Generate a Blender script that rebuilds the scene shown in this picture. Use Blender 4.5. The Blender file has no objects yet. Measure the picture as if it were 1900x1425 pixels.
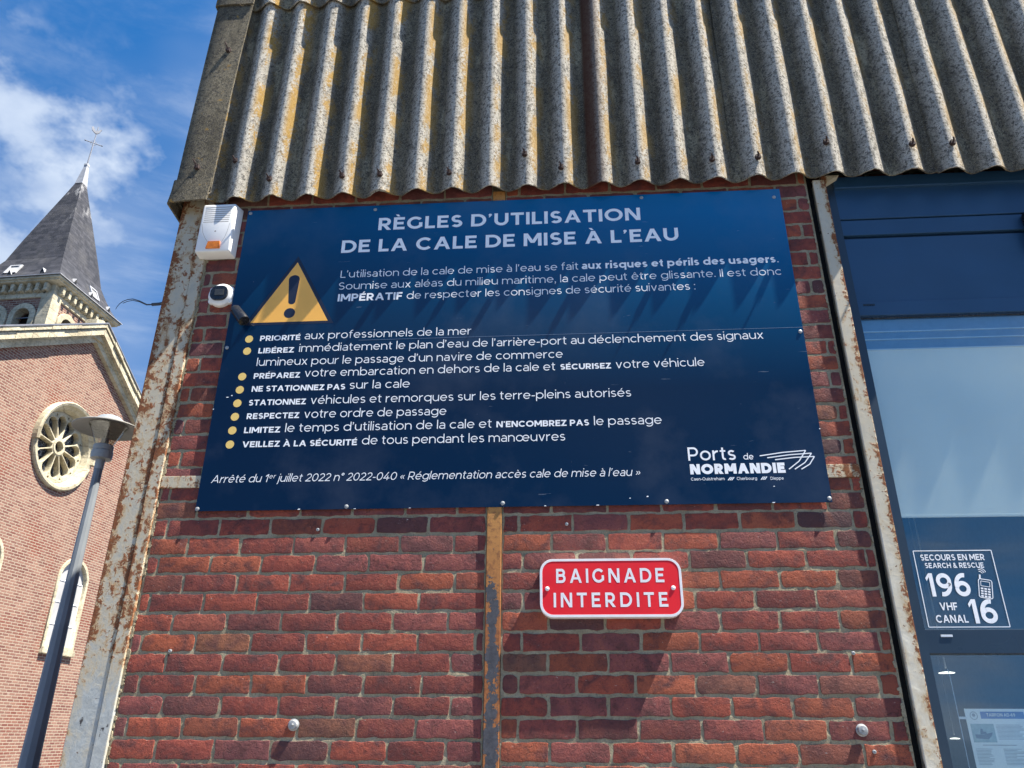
import bpy, bmesh, math, random
from mathutils import Vector, Matrix
R = math.radians
random.seed(7)
S = bpy.context.scene
COL = S.collection

# ------------------------------------------------------------------ camera, sky, sun, exposure
cd = bpy.data.cameras.new('camera'); cam = bpy.data.objects.new('camera', cd); COL.objects.link(cam)
S.camera = cam
cd.sensor_fit = 'HORIZONTAL'; cd.sensor_width = 36.0; cd.lens = 36.0 * 1440.16 / 1900
cd.clip_start = 0.05; cd.clip_end = 5000
r_ = Vector((0.99737274, 0.07224903, 0.00526218)); u_ = Vector((0.02509986, -0.41280801, 0.91047215)); f_ = Vector((-0.067953, 0.90794803, 0.4135369))
cam.matrix_world = Matrix(((r_.x, u_.x, -f_.x, 1.5414), (r_.y, u_.y, -f_.y, -3.0525), (r_.z, u_.z, -f_.z, 1.6), (0, 0, 0, 1)))

SUN = Vector((0.2, -0.042, 0.4)).normalized()
W = bpy.data.worlds.new('World'); S.world = W; W.use_nodes = True
nt = W.node_tree; nt.nodes.clear()
def wn(t, **k):
    n = nt.nodes.new(t)
    for a, b in k.items(): setattr(n, a, b)
    return n
out = wn('ShaderNodeOutputWorld'); bg = wn('ShaderNodeBackground'); bg.inputs['Strength'].default_value = 0.055
sky = wn('ShaderNodeTexSky', sky_type='NISHITA', sun_disc=False, sun_elevation=math.asin(SUN.z), sun_rotation=math.atan2(SUN.x, SUN.y))
sky.altitude = 0; sky.air_density = 1.0; sky.dust_density = 0.1; sky.ozone_density = 3.0
tc = wn('ShaderNodeTexCoord'); L = nt.links.new
lift = wn('ShaderNodeVectorMath', operation='ADD'); lift.inputs[1].default_value = (0, 0, 0.30)
nrm = wn('ShaderNodeVectorMath', operation='NORMALIZE')
L(tc.outputs['Generated'], lift.inputs[0]); L(lift.outputs[0], nrm.inputs[0]); L(nrm.outputs[0], sky.inputs['Vector'])
def cloud(rot, scale, loc, ns, det, rough, lo, hi, top, dist=0.):
    mp = wn('ShaderNodeMapping'); mp.inputs['Rotation'].default_value = rot; mp.inputs['Scale'].default_value = scale; mp.inputs['Location'].default_value = loc
    nz = wn('ShaderNodeTexNoise'); nz.inputs['Scale'].default_value = ns; nz.inputs['Detail'].default_value = det; nz.inputs['Roughness'].default_value = rough; nz.inputs['Distortion'].default_value = dist
    cr = wn('ShaderNodeMapRange', interpolation_type='SMOOTHSTEP'); cr.inputs['From Min'].default_value = lo; cr.inputs['From Max'].default_value = hi; cr.inputs['To Max'].default_value = top
    L(tc.outputs['Generated'], mp.inputs['Vector']); L(mp.outputs['Vector'], nz.inputs['Vector']); L(nz.outputs['Fac'], cr.inputs['Value']); return cr.outputs['Result']
CLOUD_LOC = (2.298, 1.449, 0.107)
veil = cloud((0.0, 0.0, 0.0), (1.0, 1.0, 1.3), CLOUD_LOC, 2.1, 4, 0.5, 0.44, 0.70, 0.95)
wisp = cloud((0.2, 0.5, 0.8), (1.2, 2.2, 6.0), CLOUD_LOC, 2.0, 8, 0.6, 0.42, 0.78, 0.75, 0.3)
mm = wn('ShaderNodeMath', operation='MULTIPLY_ADD', use_clamp=True); L(veil, mm.inputs[0]); ad = wn('ShaderNodeMath', operation='MULTIPLY_ADD'); ad.inputs[1].default_value = 1.3; ad.inputs[2].default_value = 0.35; L(wisp, ad.inputs[0]); L(ad.outputs[0], mm.inputs[1]); w2 = wn('ShaderNodeMath', operation='MULTIPLY'); w2.inputs[1].default_value = 0.35; L(wisp, w2.inputs[0]); L(w2.outputs[0], mm.inputs[2])
bank = wn('ShaderNodeVectorMath', operation='DOT_PRODUCT'); bank.inputs[1].default_value = (-0.661, 0.599, 0.451); L(tc.outputs['Generated'], bank.inputs[0])
bk = wn('ShaderNodeMapRange', interpolation_type='SMOOTHSTEP'); bk.inputs['From Min'].default_value = 0.977; bk.inputs['From Max'].default_value = 1.0; bk.inputs['To Max'].default_value = 1.0
rag = cloud((0.3, 0.1, 0.2), (1.0, 1.0, 1.4), (1.1, 0.2, 2.6), 5.0, 6, 0.55, 0.2, 0.8, 0.07); rg = wn('ShaderNodeMath', operation='ADD'); L(bank.outputs['Value'], rg.inputs[0]); L(rag, rg.inputs[1]); rs = wn('ShaderNodeMath', operation='SUBTRACT'); rs.inputs[1].default_value = 0.035; L(rg.outputs[0], rs.inputs[0]); L(rs.outputs[0], bk.inputs['Value'])
puff = cloud((0.1, 0.3, 0.5), (1.0, 1.0, 1.7), (1.5, 5.1, 3.2), 4.5, 8, 0.52, 0.24, 0.72, 1.0, 0.25)
pm = wn('ShaderNodeMath', operation='MULTIPLY'); L(bk.outputs['Result'], pm.inputs[0]); L(puff, pm.inputs[1])
pw = wn('ShaderNodeMath', operation='MAXIMUM'); L(pm.outputs[0], pw.inputs[0]); L(mm.outputs[0], pw.inputs[1])
mx = wn('ShaderNodeMix', data_type='RGBA'); mx.inputs['B'].default_value = (4.3, 4.9, 5.8, 1)
hs = wn('ShaderNodeHueSaturation'); hs.inputs['Saturation'].default_value = 1.33; hs.inputs['Value'].default_value = 1.15
L(pw.outputs[0], mx.inputs['Factor']); L(sky.outputs['Color'], hs.inputs['Color']); L(hs.outputs['Color'], mx.inputs['A'])
L(mx.outputs['Result'], bg.inputs['Color']); L(bg.outputs['Background'], out.inputs['Surface'])

sd = bpy.data.lights.new('sun', 'SUN'); sd.energy = 5.0; sd.angle = R(0.5); sd.color = (1.0, 0.93, 0.82)
so = bpy.data.objects.new('sun', sd); COL.objects.link(so); so.rotation_euler = SUN.to_track_quat('Z', 'Y').to_euler()
S.view_settings.view_transform = 'Standard'; S.view_settings.look = 'None'; S.view_settings.gamma = 1; S.view_settings.exposure = 1.7

# ------------------------------------------------------------------ helpers: objects
def obj(name, mesh, mat=None, parent=None, smooth=False):
    o = bpy.data.objects.new(name, mesh); COL.objects.link(o)
    if mat is not None:
        for m in (mat if isinstance(mat, (list, tuple)) else [mat]): mesh.materials.append(m)
    if smooth: mesh.polygons.foreach_set('use_smooth', [True] * len(mesh.polygons))
    if parent is not None: o.parent = parent
    return o
def thing(name, label, cat, loc=(0, 0, 0), rz=0, group=None):
    o = bpy.data.objects.new(name, None); COL.objects.link(o); o.location = loc; o.rotation_euler = (0, 0, rz)
    o.empty_display_size = .1
    return tag(o, label, cat, group)
def tag(o, label, cat, group=None):
    o['label'] = label; o['category'] = cat
    if group: o['group'] = group
    return o
def struct(o): o['kind'] = 'structure'; return o

class MB:
    """collects faces and links them as one mesh object"""
    def __init__(s): s.v = []; s.f = []; s.c = []
    def add(s, vs, fs):
        b = len(s.v); s.v += [tuple(v) for v in vs]; s.f += [[i + b for i in f] for f in fs]
    def box(s, x0, x1, y0, y1, z0, z1, bev=0):
        if bev:
            bm = bmesh.new(); bmesh.ops.create_cube(bm, size=1)
            for v in bm.verts: v.co = ((x0 + x1) / 2 + v.co.x * (x1 - x0), (y0 + y1) / 2 + v.co.y * (y1 - y0), (z0 + z1) / 2 + v.co.z * (z1 - z0))
            bmesh.ops.bevel(bm, geom=list(bm.edges), offset=bev, segments=2, affect='EDGES', profile=.6)
            bm.verts.index_update(); s.add([v.co[:] for v in bm.verts], [[v.index for v in f.verts] for f in bm.faces]); bm.free(); return
        s.add([(x0, y0, z0), (x1, y0, z0), (x1, y1, z0), (x0, y1, z0), (x0, y0, z1), (x1, y0, z1), (x1, y1, z1), (x0, y1, z1)],
              [(0, 3, 2, 1), (4, 5, 6, 7), (0, 1, 5, 4), (1, 2, 6, 5), (2, 3, 7, 6), (3, 0, 4, 7)])
    def prism(s, pts, y0, y1):
        """polygon in x-z (counter-clockwise seen from -y) pushed from y0 (front) to y1"""
        n = len(pts)
        s.add([(p[0], y0, p[1]) for p in pts] + [(p[0], y1, p[1]) for p in pts],
              [list(range(n)), list(range(2 * n - 1, n - 1, -1))] + [[i, i + n, (i + 1) % n + n, (i + 1) % n] for i in range(n)])
    def poly(s, pts): s.add(pts, [list(range(len(pts)))])
    def lathe(s, prof, c=(0, 0, 0), n=24, axis='z'):
        vs = []; fs = []
        for r, h in prof:
            for i in range(n):
                a = 2 * math.pi * i / n; p = (r * math.cos(a), r * math.sin(a), h)
                if axis == 'y': p = (p[0], h, p[1])
                if axis == 'x': p = (h, p[0], p[1])
                vs.append((p[0] + c[0], p[1] + c[1], p[2] + c[2]))
        for k in range(len(prof) - 1):
            for i in range(n):
                q = [k * n + i, k * n + (i + 1) % n, (k + 1) * n + (i + 1) % n, (k + 1) * n + i]
                fs.append(q[::-1] if axis == 'y' else q)
        fs.append(list(range(n))[::-1]); fs.append(list(range((len(prof) - 1) * n, len(prof) * n)))
        s.add(vs, fs)
    def tube(s, pts, r, n=8):
        pts = [Vector(p) for p in pts]; rs = r if isinstance(r, (list, tuple)) else [r] * len(pts)
        vs = []; fs = []; nrm = None
        for i, p in enumerate(pts):
            t = (pts[min(i + 1, len(pts) - 1)] - pts[max(i - 1, 0)]).normalized()
            if nrm is None: nrm = t.orthogonal().normalized()
            nrm = (nrm - t * nrm.dot(t)).normalized(); b = t.cross(nrm)
            for k in range(n):
                a = 2 * math.pi * k / n; vs.append(tuple(p + (nrm * math.cos(a) + b * math.sin(a)) * rs[i]))
        for i in range(len(pts) - 1):
            for k in range(n): fs.append([i * n + k, i * n + (k + 1) % n, (i + 1) * n + (k + 1) % n, (i + 1) * n + k])
        fs += [list(range(n))[::-1], list(range((len(pts) - 1) * n, len(pts) * n))]
        s.add(vs, fs)
    def mesh(s, name):
        m = bpy.data.meshes.new(name); m.from_pydata(s.v, [], s.f); m.update(); return m
    def build(s, name, mat, parent=None, smooth=False, fix=False):
        m = s.mesh(name)
        if fix:
            bm = bmesh.new(); bm.from_mesh(m); bmesh.ops.recalc_face_normals(bm, faces=bm.faces); bm.to_mesh(m); bm.free()
        o = obj(name, m, mat, parent)
        if smooth: auto_smooth(m)
        return o
def auto_smooth(m, ang=35):
    m.polygons.foreach_set('use_smooth', [True] * len(m.polygons))
    try: m.set_sharp_from_angle(angle=R(ang))
    except Exception: pass

def plate(name, outlines, depth, mat, parent, bev=0, M=Matrix()):
    """flat plate with holes (outlines in x-z, first is the rim), real thickness, front face towards -y"""
    c = bpy.data.curves.new(name, 'CURVE'); c.dimensions = '2D'; c.fill_mode = 'BOTH'; c.extrude = depth / 2; c.bevel_depth = bev; c.bevel_resolution = 1; c.offset = -bev
    for ol in outlines:
        sp = c.splines.new('POLY'); sp.points.add(len(ol) - 1); sp.use_cyclic_u = True
        for p, q in zip(sp.points, ol): p.co = (q[0], q[1], 0, 1)
    t = bpy.data.objects.new('tmp', c); COL.objects.link(t)
    dg = bpy.context.evaluated_depsgraph_get(); m = bpy.data.meshes.new_from_object(t.evaluated_get(dg)); bpy.data.objects.remove(t); bpy.data.curves.remove(c)
    m.transform(M @ Matrix(((1, 0, 0, 0), (0, 0, -1, 0), (0, 1, 0, 0), (0, 0, 0, 1)))); m.name = name
    return obj(name, m, mat, parent)

def circ(cx, cz, r, n=40, a0=0, a1=360, rz=None):
    k = n if a1 - a0 >= 360 else n + 1
    return [(cx + r * math.cos(R(a0 + (a1 - a0) * i / n)), cz + (rz or r) * math.sin(R(a0 + (a1 - a0) * i / n))) for i in range(k)]
def rrect(x0, x1, z0, z1, r, n=6):
    return circ(x1 - r, z1 - r, r, n, 0, 90) + circ(x0 + r, z1 - r, r, n, 90, 180) + circ(x0 + r, z0 + r, r, n, 180, 270) + circ(x1 - r, z0 + r, r, n, 270, 360)

# ------------------------------------------------------------------ helpers: materials
class MT:
    def __init__(s, name):
        s.m = bpy.data.materials.new(name); s.m.use_nodes = True; s.t = s.m.node_tree
        s.p = s.t.nodes['Principled BSDF']; s.co = s.t.nodes.new('ShaderNodeTexCoord').outputs['Object']
    def n(s, typ, ins=None, **k):
        n = s.t.nodes.new(typ)
        for a, b in k.items(): setattr(n, a, b)
        for a, b in (ins or {}).items(): s.set(n.inputs[a], b)
        return n
    def set(s, i, v):
        if hasattr(v, 'is_output'): s.t.links.new(v, i)
        else:
            if i.type == 'RGBA' and len(v) == 3: v = (*v, 1)
            i.default_value = v
    def P(s, **k):
        nm = dict(color='Base Color', rough='Roughness', metal='Metallic', normal='Normal', spec='Specular IOR Level', alpha='Alpha', coat='Coat Weight', trans='Transmission Weight')
        for a, b in k.items(): s.set(s.p.inputs[nm.get(a, a)], b)
        return s
    def map(s, scale=(1, 1, 1), loc=(0, 0, 0), v=None, rot=(0, 0, 0)):
        return s.n('ShaderNodeMapping', {'Vector': v or s.co, 'Scale': scale, 'Location': loc, 'Rotation': rot}).outputs[0]
    def noise(s, scale, detail=4, rough=.55, v=None, dist=0.):
        return s.n('ShaderNodeTexNoise', {'Vector': v or s.co, 'Scale': scale, 'Detail': detail, 'Roughness': rough, 'Distortion': dist}).outputs['Fac']
    def rng(s, v, a, b, c=0., d=1.):
        return s.n('ShaderNodeMapRange', {'Value': v, 'From Min': a, 'From Max': b, 'To Min': c, 'To Max': d}).outputs['Result']
    def math(s, op, a, b=0., c=0.):
        n = s.n('ShaderNodeMath', operation=op); s.set(n.inputs[0], a); s.set(n.inputs[1], b); s.set(n.inputs[2], c); return n.outputs[0]
    def mix(s, f, a, b, mode='MIX'):
        n = s.n('ShaderNodeMix', data_type='RGBA', blend_type=mode); s.set(n.inputs['Factor'], f); s.set(n.inputs['A'], a); s.set(n.inputs['B'], b); return n.outputs['Result']
    def bump(s, h, dist=.002, strength=1., normal=None):
        n = s.n('ShaderNodeBump', {'Height': h, 'Distance': dist, 'Strength': strength})
        if normal: s.set(n.inputs['Normal'], normal)
        return n.outputs['Normal']
    def sep(s, v=None):
        n = s.n('ShaderNodeSeparateXYZ', {0: v or s.co}); return n.outputs
    def vec(s, x, y, z):
        n = s.n('ShaderNodeCombineXYZ'); s.set(n.inputs[0], x); s.set(n.inputs[1], y); s.set(n.inputs[2], z); return n.outputs[0]
def flat(name, col, rough=.5, metal=0., var=.12, sc=30., bump=.0):
    m = MT(name); nz = m.noise(sc, 5)
    c = m.mix(m.rng(nz, .3, .7), tuple(x * (1 - var) for x in col), tuple(min(1, x * (1 + var)) for x in col))
    m.P(color=c, rough=m.rng(m.noise(sc * .6, 3), .3, .7, max(.02, rough - .08), rough + .08), metal=metal)
    if bump: m.P(normal=m.bump(m.noise(sc * 3, 6), bump))
    return m.m

# --- brick faces: colour per brick from a stored attribute
m = MT('brick_red')
at = m.n('ShaderNodeAttribute', attribute_name='brick'); tone = m.sep(at.outputs['Vector'])
cr_ = m.n('ShaderNodeValToRGB', {'Fac': tone[0]}); el = cr_.color_ramp.elements
el[0].color = (.05, .04, .048, 1); el[1].color = (.40, .125, .06, 1)
for p, c in ((.12, (.125, .05, .05)), (.3, (.20, .046, .038)), (.5, (.305, .064, .045)), (.75, (.40, .092, .048))):
    e = el.new(p); e.color = (*c, 1)

hue = m.math('FRACT', tone[1]); hue2 = m.math('FRACT', tone[2])
bc_ = m.mix(m.rng(hue, .7, .85, 0, .7), cr_.outputs['Color'], (.25, .08, .08)); bc_ = m.mix(m.rng(hue, .2, .1, 0, .6), bc_, (.38, .10, .04)); bc_ = m.mix(m.rng(hue2, .94, .98, 0, .5), bc_, (.22, .13, .07))
offs = m.n('ShaderNodeVectorMath', {0: m.co, 1: at.outputs['Vector']}, operation='ADD').outputs[0]
n1 = m.noise(14, 6, .62, offs, .4); n2 = m.noise(60, 6, .65); n3 = m.noise(260, 5, .7); n4 = m.noise(7, 4, .6, m.map((1, 1, 2.2), (3, 1, 2)), .5)
c = m.mix(m.rng(n1, .46, .70), bc_, (.10, .042, .042))
c = m.mix(m.rng(n1, .5, .2, 0, .5), c, (.40, .125, .07)); n6 = m.noise(24, 8, .78, offs, .2); c = m.mix(m.rng(n6, .54, .66, 0, .75), c, (.075, .03, .028)); c = m.mix(m.rng(n6, .40, .32, 0, .45), c, (.42, .15, .085))
c = m.mix(m.rng(n3, .35, .72, 0, .5), c, (.10, .035, .03))
c = m.mix(m.math('MULTIPLY', m.rng(n2, .62, .74), m.rng(n4, .5, .62, 0, .8)), c, (.03, .024, .024))
wx = m.math('MULTIPLY', m.rng(m.noise(85, 6, .72, m.map((1, 1, 1.8), (7, 0, 3)), 1.2), .648, .69), m.rng(n4, .49, .55))
c = m.mix(wx, c, (.62, .57, .5))
wv = m.n('ShaderNodeTexNoise', {'Vector': offs, 'Scale': 30., 'Detail': 5.}).outputs['Color']; wv = m.n('ShaderNodeVectorMath', {0: wv, 1: (.05, .05, .05)}, operation='MULTIPLY').outputs[0]; wv = m.n('ShaderNodeVectorMath', {0: wv, 1: offs}, operation='ADD').outputs[0]
vc = m.n('ShaderNodeTexVoronoi', {'Vector': wv, 'Scale': 17., 'Randomness': 1.}, feature='DISTANCE_TO_EDGE').outputs['Distance']
crack = m.math('MULTIPLY', m.rng(vc, .0, .022, .8, 0), m.rng(m.noise(9, 3, .5, m.map((1, 1, 1.5), (8, 3, 5))), .56, .62))
c = m.mix(m.math('MULTIPLY', crack, .7), c, (.035, .02, .02))
hh = m.math('ADD', m.math('MULTIPLY', n2, 1.0), m.math('ADD', m.math('MULTIPLY', n3, .45), m.math('MULTIPLY', crack, -.5)))
m.P(color=c, rough=.82, spec=.28, normal=m.bump(m.math('ADD', hh, m.math('MULTIPLY', m.rng(m.noise(150, 3, .5), .63, .70), -1.2)), .0048, .85)); M_BRICK = m.m
# --- mortar
m = MT('mortar'); n1 = m.noise(9, 5, .6); n2 = m.noise(120, 6, .7); n3 = m.noise(420, 3)
c = m.mix(m.rng(n1, .35, .68), (.255, .218, .142), (.395, .348, .24)); c = m.mix(m.rng(n2, .5, .72, 0, .7), c, (.085, .075, .06)); c = m.mix(m.rng(n3, .6, .75, 0, .4), c, (.5, .47, .4))
m.P(color=c, rough=.95, spec=.1, normal=m.bump(m.math('ADD', n2, m.math('MULTIPLY', n3, .4)), .004, .9)); M_MORTAR = m.m
# --- distant brickwork (church and building returns)
def brickwork(name, c1, c2, mo, bw, bh, ms, streak=.5):
    m = MT(name); x, y, z = m.sep()
    g = m.n('ShaderNodeNewGeometry').outputs['Normal']
    v = m.vec(m.math('ADD', x, y), z, 0.)
    b = m.n('ShaderNodeTexBrick', {'Vector': v, 'Color1': (0, 0, 0, 1), 'Color2': (1, 1, 1, 1), 'Mortar': (.5, .5, .5, 1), 'Scale': 1., 'Mortar Size': ms, 'Mortar Smooth': .25, 'Brick Width': bw, 'Row Height': bh, 'Bias': 0.}, offset=.5)
    big = m.noise(.55, 5, .6); mid = m.noise(2.2, 6, .65, m.map((1, 1, .8), (3, 5, 1)))
    t = m.math('ADD', m.math('MULTIPLY', m.sep(b.outputs['Color'])[0], .6), m.math('MULTIPLY', mid, .6))
    c = m.mix(m.rng(t, .25, .9), c1, c2)
    c = m.mix(m.rng(big, .50, .66, 0, streak), c, tuple(k * q for k, q in zip(c1, (1.25, .78, .62))))
    c = m.mix(m.rng(m.noise(5, 6, .7), .62, .72, 0, .45), c, (.62, .55, .46))
    c = m.mix(m.rng(m.noise(1.4, 6, .7, m.map((1, 1, .45), (9, 2, 4))), .58, .74, 0, .5), c, tuple(k * .45 for k in c1))
    c = m.mix(b.outputs['Fac'], c, mo)
    m.P(color=c, rough=.9, spec=.15, normal=m.bump(m.math('ADD', m.math('MULTIPLY', b.outputs['Fac'], -1.), m.math('MULTIPLY', m.noise(45, 4), .8)), .012, .8)); return m.m
M_CBRICK = brickwork('church_brick', (.145, .062, .052), (.262, .150, .114), (.36, .30, .23), .225, .0735, .0105, .9)
M_SIDE = brickwork('side_brick', (.16, .05, .04), (.28, .085, .05), (.25, .23, .19), .22, .0752, .012, .2)
# --- stone
m = MT('limestone'); n1 = m.noise(1.8, 6, .65); n2 = m.noise(14, 6, .7); n3 = m.noise(70, 4)
c = m.mix(m.rng(n1, .35, .65), (.37, .325, .225), (.58, .53, .39)); c = m.mix(m.rng(n2, .52, .72, 0, .75), c, (.15, .135, .105)); c = m.mix(m.rng(m.noise(3.1, 5, .6, m.map((1, 1, 3))), .56, .68, 0, .6), c, (.20, .19, .15))
x, y, z = m.sep()
jb = m.n('ShaderNodeTexBrick', {'Vector': m.vec(m.math('ADD', x, y), z, 0.), 'Scale': 1., 'Mortar Size': .006, 'Brick Width': .62, 'Row Height': .33, 'Mortar Smooth': .2}, offset=.37).outputs['Fac']
c = m.mix(m.math('MULTIPLY', jb, .5), c, (.13, .115, .09))
m.P(color=c, rough=.92, spec=.15, normal=m.bump(m.math('ADD', n2, m.math('ADD', m.math('MULTIPLY', n3, .4), m.math('MULTIPLY', jb, -.7))), .02, .7)); M_STONE = m.m
# --- slate, lead
m = MT('slate'); x, y, z = m.sep()
b = m.n('ShaderNodeTexBrick', {'Vector': m.vec(m.math('ADD', x, y), z, 0.), 'Color1': (0, 0, 0, 1), 'Color2': (1, 1, 1, 1), 'Mortar': (.4, .4, .4, 1), 'Scale': 1., 'Mortar Size': .004, 'Brick Width': .2, 'Row Height': .11, 'Mortar Smooth': .1}, offset=.5)
n1 = m.noise(1.3, 6, .65); t = m.math('ADD', m.math('MULTIPLY', m.sep(b.outputs['Color'])[0], .5), m.math('MULTIPLY', m.noise(6, 4), .5))
c = m.mix(m.rng(t, .2, .8), (.026, .028, .034), (.062, .063, .073)); c = m.mix(m.rng(n1, .5, .68, 0, .55), c, (.095, .093, .094)); c = m.mix(m.math('MULTIPLY', b.outputs['Fac'], .8), c, (.03, .03, .035))
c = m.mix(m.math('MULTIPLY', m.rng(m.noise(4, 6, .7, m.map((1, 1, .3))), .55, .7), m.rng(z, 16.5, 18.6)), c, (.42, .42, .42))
m.P(color=c, rough=.6, spec=.2, normal=m.bump(m.math('ADD', t, m.math('MULTIPLY', b.outputs['Fac'], -1.)), .015, .6)); M_SLATE = m.m
M_LEAD = flat('lead', (.36, .37, .39), .5, .0, .18, 6.)
M_ZINC = flat('zinc', (.20, .21, .24), .5, .2, .2, 4.)
# --- asbestos-cement sheets
CREST, PITCH = -0.05, 0.1795
def cement(name, wave):
    m = MT(name); x, y, z = m.sep()
    n1 = m.noise(3.2, 6, .62, m.map((1, 1, .5))); n2 = m.noise(70, 7, .78); n3 = m.noise(210, 5, .8); n4 = m.noise(16, 6, .65, m.map((1, 1, .55), (2, 4, 1)))
    c = m.mix(m.rng(n1, .33, .68), (.10, .088, .062), (.215, .188, .132))
    if wave:
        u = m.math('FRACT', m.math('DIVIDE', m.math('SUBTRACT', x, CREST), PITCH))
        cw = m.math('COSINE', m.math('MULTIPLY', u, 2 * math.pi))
        c = m.mix(m.rng(m.math('ADD', cw, m.math('MULTIPLY', n4, .9)), -.2, 1.25, 0, .9), c, (.58, .55, .48))  # crests coloured paler: the brightness of the sunlit strips is painted in
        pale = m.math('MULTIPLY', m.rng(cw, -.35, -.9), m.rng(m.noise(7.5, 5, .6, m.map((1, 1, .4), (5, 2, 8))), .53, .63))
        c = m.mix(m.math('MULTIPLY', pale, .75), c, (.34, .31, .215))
    c = m.mix(m.rng(n2, .51, .57, 0, .8), c, (.038, .038, .04)); c = m.mix(m.rng(n3, .55, .62, 0, .45), c, (.50, .46, .38)); c = m.mix(m.rng(n3, .47, .40, 0, .75), c, (.035, .03, .025)); c = m.mix(m.rng(m.noise(26, 7, .75, m.map((1, 1, .7), (6, 1, 2))), .52, .62, 0, .5), c, (.05, .046, .036))
    if wave:
        gate = m.math('MULTIPLY', m.rng(u, .02, .16), m.rng(u, .50, .27)); fade = m.rng(x, 3.4, .1, .45, 1.)
        ln = m.math('ADD', m.math('MULTIPLY', m.noise(8, 6, .65, m.map((1, 1, .55), (1, 7, 2))), .75), m.math('MULTIPLY', n2, .35))
        li = m.math('MULTIPLY', m.math('MULTIPLY', m.rng(ln, .54, .59), gate), fade)
        c = m.mix(m.math('MULTIPLY', li, .85), c, m.mix(m.rng(n3, .4, .6), (.30, .165, .03), (.46, .29, .07)))
        rust = m.math('MULTIPLY', m.rng(x, 1.668, 1.680), m.rng(x, 1.775, 1.715)); c = m.mix(m.math('MULTIPLY', rust, .88), c, (.075, .032, .02))
    else:
        sp = m.math('MULTIPLY', m.rng(m.noise(11, 5, .6, m.map((1, 1, 1), (4, 4, 4))), .62, .68), .8); c = m.mix(sp, c, (.40, .235, .05))
    m.P(color=c, rough=.95, spec=.1, normal=m.bump(m.math('ADD', m.math('MULTIPLY', n2, .8), m.math('ADD', m.math('MULTIPLY', n3, .6), m.math('MULTIPLY', n4, .8))), .007, .9)); return m.m
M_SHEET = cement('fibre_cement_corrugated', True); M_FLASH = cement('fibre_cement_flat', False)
# --- old painted steel with rust
def rusty(name, paint, lo, hi, zlo, zhi, seed, deep=(.03, .022, .022), edge=None, top=.012):
    m = MT(name); x, y, z = m.sep()
    n1 = m.noise(5.5, 7, .68, m.map((1.6, 1, .7), (seed, 0, seed)), .5); n2 = m.noise(42, 7, .72, None, .6); n3 = m.noise(180, 4, .7)
    th = m.rng(z, zlo, zhi, lo, hi)
    n5 = m.noise(11, 8, .75, m.map((1.3, 1, .8), (seed + 9, 2, seed)), .4)
    a = m.math('ADD', m.math('MULTIPLY', n1, .40), m.math('ADD', m.math('MULTIPLY', n5, .34), m.math('MULTIPLY', n2, .30)))
    for ex, ew, ea in (edge or ()): a = m.math('ADD', a, m.rng(m.math('ABSOLUTE', m.math('SUBTRACT', x, ex)), 0., ew, ea, 0.))
    th = m.math('ADD', th, m.rng(z, 2.75, 3.5, 0, top))
    ov = m.math('SUBTRACT', a, th)
    pc = m.mix(m.rng(n2, .35, .65), tuple(k * .72 for k in paint), paint)
    pc = m.mix(m.rng(z, 1.95, 2.7, 0, .8), pc, m.mix(m.rng(n5, .35, .65), (.40, .36, .27), (.56, .53, .44)))
    st_ = m.math('ADD', ov, m.math('MULTIPLY', m.math('SUBTRACT', n5, .5), .55))
    pc = m.mix(m.rng(st_, -.2, -.02, 0, .9), pc, (.50, .43, .30)); pc = m.mix(m.rng(st_, -.05, .03, 0, .8), pc, (.40, .25, .12))
    rc = m.mix(m.rng(n2, .38, .64), (.10, .034, .018), (.25, .092, .036)); rc = m.mix(m.rng(n3, .55, .68, 0, .6), rc, (.05, .022, .016))
    c = m.mix(m.rng(m.math('ADD', ov, m.math('MULTIPLY', m.math('SUBTRACT', n2, .5), .5)), -.006, .035), pc, rc)
    c = m.mix(m.math('MULTIPLY', m.rng(m.noise(13, 6, .7, m.map((1, 1, .5), (seed + 3, 1, 2))), .65, .675), .9), c, deep)
    c = m.mix(m.rng(m.noise(70, 3, .5), .71, .73), c, (.09, .035, .02))
    m.P(color=c, rough=m.rng(ov, -.01, .02, .5, .9), spec=.3, normal=m.bump(m.math('ADD', m.math('MULTIPLY', m.rng(ov, -.02, .02), .6), m.math('MULTIPLY', n2, .5)), .003, .8)); return m.m
M_POST = rusty('rusty_painted_steel', (.45, .475, .46), .74, .565, 1.70, 1.98, 1.3, edge=((-.344, .045, .12), (-.229, .022, .07), (-.176, .03, .06)))
M_JAMB = rusty('rusty_white_steel', (.74, .70, .58), .645, .63, 1.3, 2.4, 5.1, edge=((2.789, .032, .17),))
M_BEAM = rusty('rusty_beam_steel', (.55, .50, .40), .54, .54, 0, 1, 9.2)
# vertical strip: flaking dark grey paint over orange primer
m = MT('flaking_strip'); x, y, z = m.sep(); a = m.noise(7, 7, .62, m.map((2.2, 1, .8), (2, 0, 4)), .6); a2 = m.noise(60, 6, .7)
pr = m.mix(m.rng(a2, .38, .62), (.37, .145, .048), (.20, .07, .03)); pr = m.mix(m.rng(z, 2.0, 2.4), pr, m.mix(m.rng(a2, .5, .7), (.46, .22, .065), (.15, .065, .035)))
th = m.math('ADD', a, m.math('MULTIPLY', m.math('ABSOLUTE', m.math('SUBTRACT', x, 1.2445)), -9.))
th = m.math('ADD', th, m.math('MULTIPLY', m.math('SUBTRACT', a2, .5), .7)); th = m.math('SUBTRACT', th, m.rng(z, 2.12, 2.36, 0, .4))
cov = m.rng(th, .335, .345)
c = m.mix(cov, pr, m.mix(m.rng(a2, .4, .65), (.05, .052, .062), (.085, .087, .10)))
m.P(color=c, rough=.7, spec=.3, normal=m.bump(m.math('ADD', cov, m.math('MULTIPLY', a2, .4)), .002, .9)); M_STRIP = m.m
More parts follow.
